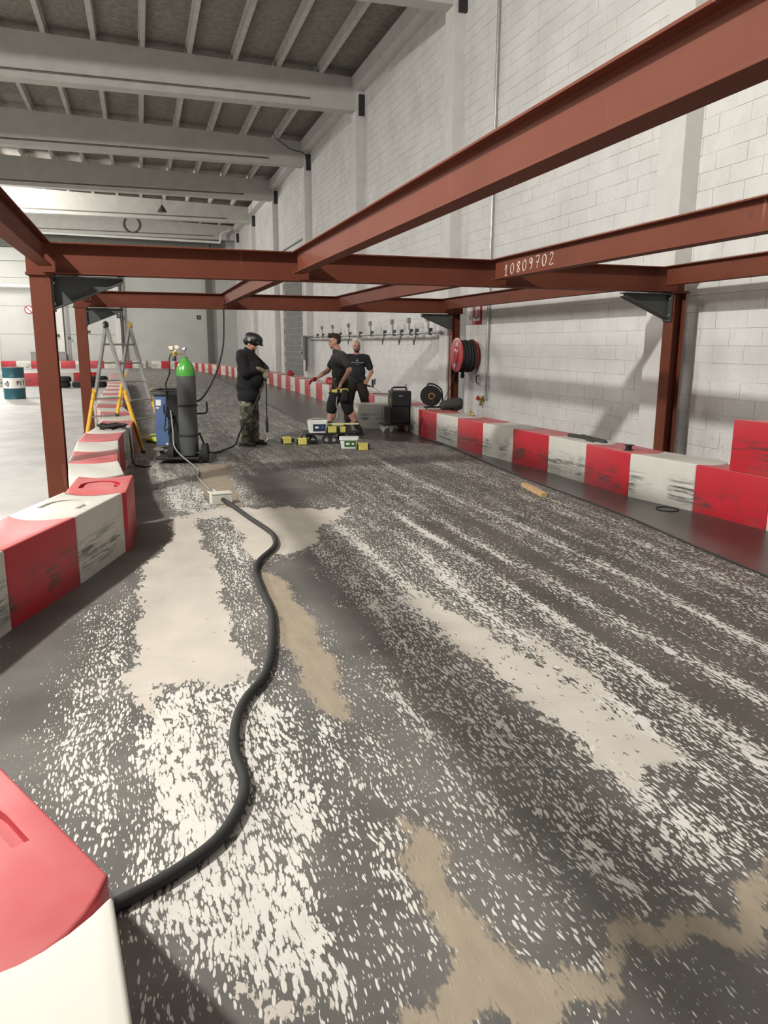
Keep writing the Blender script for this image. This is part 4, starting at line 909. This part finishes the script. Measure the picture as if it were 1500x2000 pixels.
batt((3.21, 11.42, 0), R(-8), 'yellow battery box on the floor in front of the green-labelled bucket', (.15, .08, .11))
for loc, rz, lab, hand in (((2.20, 12.42, 0), R(5), 'yellow cordless tool lying on the floor left of the dolly', 0), ((2.42, 12.22, 0), R(-10), 'yellow cordless tool with upright handle on the floor by the dolly', 1)):
    g = empty('power_tool', loc, rz); tag(g, lab, 'power tool')
    MB().box(-.07, .07, -.05, .05, .01, .12).build('motor_case', M['batt'], g, bevel=.014)
    MB().tube([(.07, 0, .06), (.12, 0, .055)], [.035, .028], 12).build('collar', M['black'], g, True)
    MB().lathe([(.045, 0), (.045, .02)], (-.095, 0, .05), (1, 0, 0), 14).build('disc_guard', M['black'], g, True)
    if hand: MB().tube(spline([(-.02, 0, .11), (.0, .0, .17), (.05, 0, .19)], 4), .016, 8).build('handle', M['black'], g, True)
    if hand: MB().tube([(.1, 0, .05), (.24, .05, .045)], [.03, .022], 10).build('barrel', M['black'], g, True)

# ---- second welder
W = empty('black_welder', (4.50, 13.78, 0), R(-8)); tag(W, 'black welding machine on a small wheeled base beside the right barrier', 'welder')
MB().box(-.27, .30, -.20, .26, .125, .15).build('base', M['black'], W, bevel=.006)
MB().box(-.10, .24, -.16, .22, .15, .48).build('cabinet', M['black'], W, bevel=.012)
MB().box(-.23, -.10, -.14, .2, .15, .47).build('side_box', M['haunch'], W, bevel=.008)
up = MB().box(-.10, .27, -.19, .22, .48, .76).build('wire_feeder', M['black'], W, bevel=.02)
MB().box(.03, .11, -.195, -.188, .66, .68).build('badge', M['bluegrey'], up); MB().box(-.104, -.098, -.1, -.05, .56, .62).build('sticker', M['batt'], up)
MB().tube(spline([(-.06, 0, .75), (-.05, 0, .81), (.1, 0, .82), (.2, 0, .81), (.21, 0, .75)], 4), .016, 8).build('carry_handle', M['black'], up, True)
MB().tube([(.22, .1, .75), (.22, .1, .87)], .008, 6).build('aerial', M['black'], up, True)
MB().tube([(-.10, .0, .70), (-.28, .03, .71), (-.40, .1, .70)], .012, 6).build('connector', M['bluegrey'], up, True)
for sx, sy in ((-.24, -.15), (-.10, -.17), (.20, -.12), (.28, .1), (-.22, .2)):
    cw = MB().lathe([(.045, -.015), (.055, -.01), (.055, .01), (.045, .015)], (sx, sy, .055), (1, .3, 0), 16).build('caster', M['bluegrey'], W, True)
    MB().box(sx-.03, sx+.03, sy-.015, sy+.015, .08, .126).build('fork', M['galv'], cw)
# cable reel on the barrier
K = empty('cable_reel', (5.02, 13.28, MH), R(-12)); tag(K, 'black cable reel with yellow hub standing on the right barrier', 'cable reel')
for yy in (-.075, .075):
    MB().ring([(.07, yy-.006), (.185, yy-.006), (.185, yy+.006), (.07, yy+.006)], (0, 0, .215), (0, 1, 0), 28).build('flange', M['black'], K, True)
MB().lathe([(.155, -.068), (.155, .068)], (0, 0, .215), (0, 1, 0), 24).build('cable_winding', M['rubber'], K, True)
MB().ring([(.042, .07), (.062, .07), (.062, .095), (.042, .095)], (0, 0, .215), (0, -1, 0), 24).build('hub', M['brass'], K, True)
MB().tube(spline([(.2, .0, .0), (.215, 0, .12), (.19, 0, .32), (.06, 0, .42), (-.05, 0, .43), (-.07, 0, .39)], 6), .015, 8).build('frame', M['black'], K, True)
MB().tube([(-.12, -.06, .012), (.22, -.06, .012)], .012, 8).tube([(-.12, .06, .012), (.22, .06, .012)], .012, 8).build('stand', M['black'], K, True)
hose('reel_cable', [(5.0, 13.18, .70), (4.97, 13.02, .58), (4.80, 12.95, .46), (4.63, 12.75, .2), (4.60, 12.6, .02), (4.62, 12.2, .012), (4.66, 11.7, .012)], .010, 'black cable falling from the reel over the barrier face', cat='cable')
hose('standing_cable', [(5.16, 13.22, .50), (5.28, 13.3, .60), (5.50, 13.5, .86), (5.66, 13.65, 1.2), (5.72, 13.7, 1.52)], .007, 'thin stiff cable curving upward behind the cable reel', cat='cable')
b_ = empty('tool_bag', (5.2, 12.72, MH), R(-8)); tag(b_, 'dark olive tool bag standing on the right barrier past the reel', 'bag')
blob('bag_body', [('c', (-.14, 0, .09), (.12, 0, .10), .08, .09), ('c', (-.04, 0, .15), (.14, 0, .16), .06, .06), ('c', (.16, 0, .05), (.16, 0, .16), .045, .05), ('c', (-.16, 0, .05), (.1, 0, .05), .05, .05)], .015, M['olive'], b_, 3)
MB().box(.02, .14, -.09, .02, 0, .04).build('base_strap', M['black'], b_)
# small things on the barrier top
o = MB().lathe([(.055, 0), (.055, .004), (.035, .006), (.035, .05), (.06, .052), (.06, .058)], (5.10, 7.28, MH+.001), (0, 0, 1), 20).build('wire_spool', M['black'], None, True); tag(o, 'small empty black wire spool on the right barrier top', 'spool')
o = blob('rag', [('c', (5.14, 8.6, .485), (5.2, 8.25, .485), .03, .03), ('c', (5.2, 8.4, .485), (5.2, 7.9, .482), .035, .03), ('c', (5.14, 8.2, .482), (5.1, 8.0, .482), .025, .02)], .014, M['olive'], None, 2); tag(o, 'dark rag smeared flat on the right barrier top', 'rag')
o = blob('pipe_fitting', [('c', (5.12, 11.7, .505), (5.08, 11.5, .495), .035, .025), ('c', (5.12, 11.72, .52), (5.12, 11.72, .58), .018, .014)], .009, M['brass'], None, 2); tag(o, 'brass pipe fitting on the barrier top below the hose reel', 'fitting')

# ================================================================ WALL EQUIPMENT
H_ = empty('fire_hose_reel', (6.25, 14.62, 1.40)); tag(H_, 'red fire hose reel with black hose mounted on the block wall', 'hose reel')
def disc(x0, x1, r, m, nm, par, prof=None):
    return MB().lathe(prof or [(r*.9, x0), (r, x0+.006), (r, x1-.006), (r*.9, x1)], (0, 0, 0), (1, 0, 0), 32).build(nm, m, par, True)
d1 = disc(-.20, -.17, .335, M['redpaint'], 'front_disc', H_)
disc(.13, .16, .31, M['redpaint'], 'rear_disc', H_)
MB().lathe([(.11, -.225), (.13, -.218), (.16, -.198)], (0, 0, 0), (1, 0, 0), 28).build('hub', M['redpaint'], d1, True)
MB().cbox((-.227, 0, 0), (.006, .035, .14)).build('slot', M['ink'], d1)
for s_ in (1, -1):
    MB().cbox((-.204, -.06*s_, .21*s_), (.006, .05, .07)).build('sticker', M['whitep'], d1)
for k in range(5):
    x = -.14+k*.062
    MB().ring([(.29+.03*math.cos(a), x+.03*math.sin(a)) for a in np.linspace(0, 2*math.pi, 9)[:-1]], (0, 0, -.02-.01*(k % 2)), (1, 0, 0), 32).build('hose_turn', M['rubber'], H_, True)
MB().lathe([(.05, .15), (.05, .24)], (0, 0, 0), (1, 0, 0), 14).build('bracket', M['galv'], H_, True)
MB().tube(spline([(-.1, -.1, -.32), (-.08, -.02, -.44), (0, .1, -.42), (.05, .18, -.33)], 5), .02, 8).tube(spline([(.02, .1, -.36), (.05, .2, -.46), (.1, .26, -.42)], 5), .015, 8).build('hose_tail', M['rubber'], H_, True)
tp = empty('wall_tap', (6.44, 14.1, .58)); tag(tp, 'small rusty tap valve at the foot of the vertical wall pipe', 'valve')
MB().tube([(0, 0, 0), (-.02, .12, -.02), (-.02, .25, -.03)], .035, 10).build('valve_body', M['brass'], tp, True)
MB().tube([(-.01, .05, -.02), (-.02, .08, -.16)], .028, 8).build('spout', M['brass'], tp, True)
MB().lathe([(.05, 0), (.05, .015)], (-.05, .14, -.02), (-1, 0, 0), 12).build('handwheel', M['signred'], tp, True)
o = MB().tube([(6.44, 14.0, .55), (6.44, 13.97, 4), (6.44, 13.97, 9.0)], .028, 10).build('wall_pipe', M['galv'], None, True); tag(o, 'long galvanised vertical pipe on the block wall right of the hose reel', 'pipe')
hk = MB().tube([(6.48, 14.42, 1.0), (6.42, 14.42, .98), (6.42, 14.42, .86), (6.47, 14.42, .84)], .012, 6).build('hose_hook', M['black'], None, True); tag(hk, 'small black hook on the wall beside the hose reel', 'hook')
S = empty('fire_sign', (6.488, 14.62, 2.0)); tag(S, 'red-framed white fire hose sign above the hose reel', 'sign')
MB().box(-.01, 0, -.22, .22, 0, .46).build('frame', M['signred'], S)
MB().box(-.014, -.01, -.15, .15, .07, .40).build('panel', M['whitep'], S)
MB().tube(spline([(-.016, .09, .36), (-.016, .10, .16), (-.016, 0, .12), (-.016, -.09, .17), (-.016, -.08, .3)], 5), .012, 6).build('hose_symbol', M['signred'], S)
# rail with clamps and hooks
RL = empty('wall_rail', (6.19, 15.85, 1.86)); tag(RL, 'long horizontal wall rail with hanging clamps behind the workers', 'rail')
MB().tube([(0, 0, 0), (0, 12.9, 0)], .035, 8).build('rail_tube', M['galv'], RL, True)
for yy in (1.0, 4.0, 7.35, 10.5): MB().box(0, .305 if yy != 7.35 else .055, yy-.03, yy+.03, -.02, .02).build('wall_bracket', M['galv'], RL)
for k, y in enumerate([.6, 1.5, 1.9, 2.6, 3.2, 4.0, 5.2, 6.4, 7.6, 8.8, 9.7, 10.4, 11.3, 12.2]):
    cl = MB().box(-.05, .03, y-.04, y+.04, -.05, .10).build('clamp', M['haunch'], RL, bevel=.008)
    if k % 2 == 0: MB().box(-.05, .02, y+.12, y+.24, .24, .36).box(-.03, -.015, y+.06, y+.16, .08, .26).build('lamp_head', M['bluegrey'], cl)
    if k in (1, 3, 5, 8, 9): MB().tube(spline([(-.03, y, -.06), (-.05, y+.06, -.2), (-.03, y+.14, -.26), (-.02, y+.2, -.15)], 4), .014, 6).build('hanging_hook', M['haunch'], cl, True)
E_ = empty('electrical_cabinet', (6.25, 30.15, 1.2)); tag(E_, 'grey electrical box on the pillar at the end of the rail', 'electrical box')
MB().box(-.14, .0, .22, .66, -.2, .72).build('housing', M['bluegrey'], E_, bevel=.01)
MB().lathe([(.09, 0), (.09, .06)], (-.14, .5, .1), (-1, 0, 0), 12).build('switch', M['galv'], E_, True)
MB().tube([(-.05, .1, .7), (-.05, .1, -.3), (-.05, .15, -.65)], .035, 8).tube([(-.05, -.1, .7), (-.05, -.1, -.45)], .025, 8).tube([(-.05, -1.4, .66), (-.05, .3, .66)], .03, 8).build('conduit', M['haunch'], E_, True)
# cables along the wall above
hose('wall_cable', [(6.44, 31.2, 8.2), (6.44, 31.15, 6.6), (6.44, 31.15, 5.75), (6.44, 32, 5.7), (6.44, 44, 5.75)], .025, 'thin cable dropping by a pillar and running along the upper wall', 'bluegrey', 'cable', n=3, seg=6)
hose('roof_cable', [(5.2, 30.1, 8.9), (5.7, 30.1, 8.6), (6.2, 30.15, 8.5), (6.3, 30.2, 8.3)], .02, 'thin cable looping beside the second girder end', 'haunch', 'cable', n=5, seg=6)
P_ = empty('pendant_lamp', (1.5, 43.5, 8.2)); tag(P_, 'small dark pendant lamp hanging from the roof', 'lamp')
MB().lathe([(.05, .34), (.06, .3), (.22, .06), (.24, 0)], (0, 0, 0), (0, 0, 1), 20).build('shade', M['haunch'], P_, True)
MB().tube([(0, 0, .33), (0, 0, 1.1)], .012, 6).build('cord', M['black'], P_)
o = MB().ring([(.44, -.05), (.5, -.05), (.5, .05), (.44, .05)], (-.05, 52.53, 8.75), (0, 1, 0), 28).build('cable_hoop', M['haunch'], None, True); tag(o, 'round coil of cable hanging on the last girder', 'cable coil')
hose('back_pipe', [(-16, 52.3, 8.12), (-4, 52.3, 8.0), (4.4, 52.3, 7.9), (5.2, 52.2, 7.9), (5.35, 52.2, 8.4), (5.9, 52.2, 8.7)], .07, 'pale pipe running under the last girder', 'whitep', 'pipe', n=4)
hose('duct', [(-16, 54.0, 5.05), (-4.6, 54.0, 5.0), (-4.4, 54.0, 4.9)], .11, 'white horizontal duct pipe on the back wall at left', 'whitep', 'pipe', n=2, seg=10)
tag(MB().tube([(-4.35, 54.1, 0), (-4.35, 54.1, 7)], .05, 8).build('downpipe', M['galv'], None, True), 'grey downpipe beside the left pier of the back wall', 'pipe')
tag(MB().tube([(-1.0, 54.1, 0), (-1.0, 54.1, 7)], .07, 8).build('downpipe', M['haunch'], None, True), 'dark downpipe beside the middle pier of the back wall', 'pipe')
sg = empty('prohibition_sign', (-6.55, 54.43, 3.62)); tag(sg, 'small round prohibition sign on the back wall', 'sign')
MB().ring([(.2, 0), (.26, 0), (.26, .02), (.2, .02)], (0, 0, 0), (0, -1, 0), 24).tube([(-.14, -.015, .14), (.14, -.015, -.14)], .025, 4).build('ring', M['signred'], sg)
MB().lathe([(.2, 0), (.2, .01)], (0, 0, 0), (0, -1, 0), 24).build('disc', M['whitep'], sg)
for x, lab in ((-1.2, 'small dark number plate on the middle pier of the back wall'), (3.88, 'small dark number plate at right on the back wall')):
    s = empty('number_plate', (x, 54.14 if x < 0 else 54.49, 3.3)); tag(s, lab, 'sign')
    MB().box(-.13, .13, -.02, 0, -.13, .13).build('plate', M['ink'], s)
    MB().box(-.06, .06, -.024, -.02, -.02, .06).box(-.06, .06, -.024, -.02, -.07, -.045).build('mark', M['bluegrey'], s)
for k, (x, z) in enumerate(((-4.95, 1.95), (-4.28, 1.8), (-3.1, 2.2))):
    tag(MB().box(x-.09, x+.09, 54.05 if k < 2 else 54.40, 54.15 if k < 2 else 54.44, z, z+.18).build('switch_box', M['haunch'], None, bevel=.01), ['small dark switch box left of the first pier', 'small dark switch box right of the first pier', 'small dark socket on the back wall panel behind the ladder'][k], 'switch')
# drum, tyres, crates
DR = empty('oil_drum', (-3.55, 24.75, 0)); tag(DR, 'dark teal oil drum with white band and dark letters at left', 'drum')
MB().lathe([(.285, 0), (.295, .02), (.29, .04), (.29, .27), (.297, .29), (.29, .31)], (0, 0, 0), (0, 0, 1), 32).build('lower_shell', M['teal'], DR, True)
bnd = MB().lathe([(.291, .31), (.291, .60)], (0, 0, 0), (0, 0, 1), 32).build('white_band', M['whitep'], DR, True)
MB().lathe([(.29, .60), (.297, .62), (.29, .64), (.29, .86), (.297, .88), (.29, .9)], (0, 0, 0), (0, 0, 1), 32).build('upper_shell', M['teal'], DR, True)
MB().lathe([(.27, .885), (.27, .902)], (0, 0, 0), (0, 0, 1), 28).build('lid', M['redglove'], DR, True)
STK = {'P': [[(0,0),(0,1)],[(0,1),(.7,.95),(.7,.55),(0,.5)]], 'E': [[(.7,0),(0,0),(0,1),(.7,1)],[(0,.5),(.55,.5)]], 'T': [[(.4,0),(.4,1)],[(0,1),(.8,1)]]}
tx = MB()
def onband(a, z): return (.294*math.sin(a), -.294*math.cos(a), z)
for i, c in enumerate('PET'):
    for st in STK[c]:
        tx.tube([onband(.42+i*.30+u*.24, .40+v*.11) for u, v in st], .012, 4)
for st in ([(0,0),(.5,0),(.5,.8),(0,.8),(0,0)], [(.25,.8),(.25,1.1)], [(-.9,.1),(-.6,.7)]):
    tx.tube([onband(-.55+u*.3, .38+v*.13) for u, v in st], .014, 4)
tx.build('lettering', M['ink'], bnd)
for i, (x, n_) in enumerate(((-2.75, 2), (-2.2, 1), (-1.83, 2), (-1.5, 2))):
    for k in range(n_):
        o = MB().ring([(.12, 0), (.20, -.01), (.25, .03), (.25, .15), (.20, .19), (.12, .18)], (x+.04*k, 30.6, .01+k*.2), (0, 0, 1), 24).build('kart_tyre', M['tyre'], None, True)
        tag(o, f'black kart tyre in the {["leftmost","second","third","rightmost"][i]} pile, {"top" if k else "bottom"}, before the cross barrier', 'tyre', 'piles of kart tyres')
for x, lab in ((-6.2, 'grey plastic crate above the far barrier, left one'), (-4.95, 'grey plastic crate above the far barrier beside the pier')):
    c = empty('plastic_crate', (x, 54.05 if x > -5 else 54.1, .50)); tag(c, lab, 'crate', 'crates by the back wall')
    MB().box(-.42, .42, -.12, .0, -.5, .45).build('body', M['bluegrey'], c, bevel=.02); MB().box(-.45, .45, -.14, .02, .45, .53).build('rim', M['bluegrey'], c, bevel=.015)
o = blob('red_cloth', [('e', (5.2, 28.3, .53), (.16, .25, .06)), ('e', (5.22, 28.5, .58), (.1, .1, .07))], .02, M['signred'], None, 2); tag(o, 'red cloth lying on the distant barrier by the hooded worker', 'cloth')
o = blob('red_bundle', [('e', (5.22, 21.5, .55), (.2, .45, .09)), ('e', (5.2, 22.1, .57), (.12, .2, .1))], .025, M['signred'], None, 2); tag(o, 'red bundle lying on the barrier behind the walking man', 'cloth')
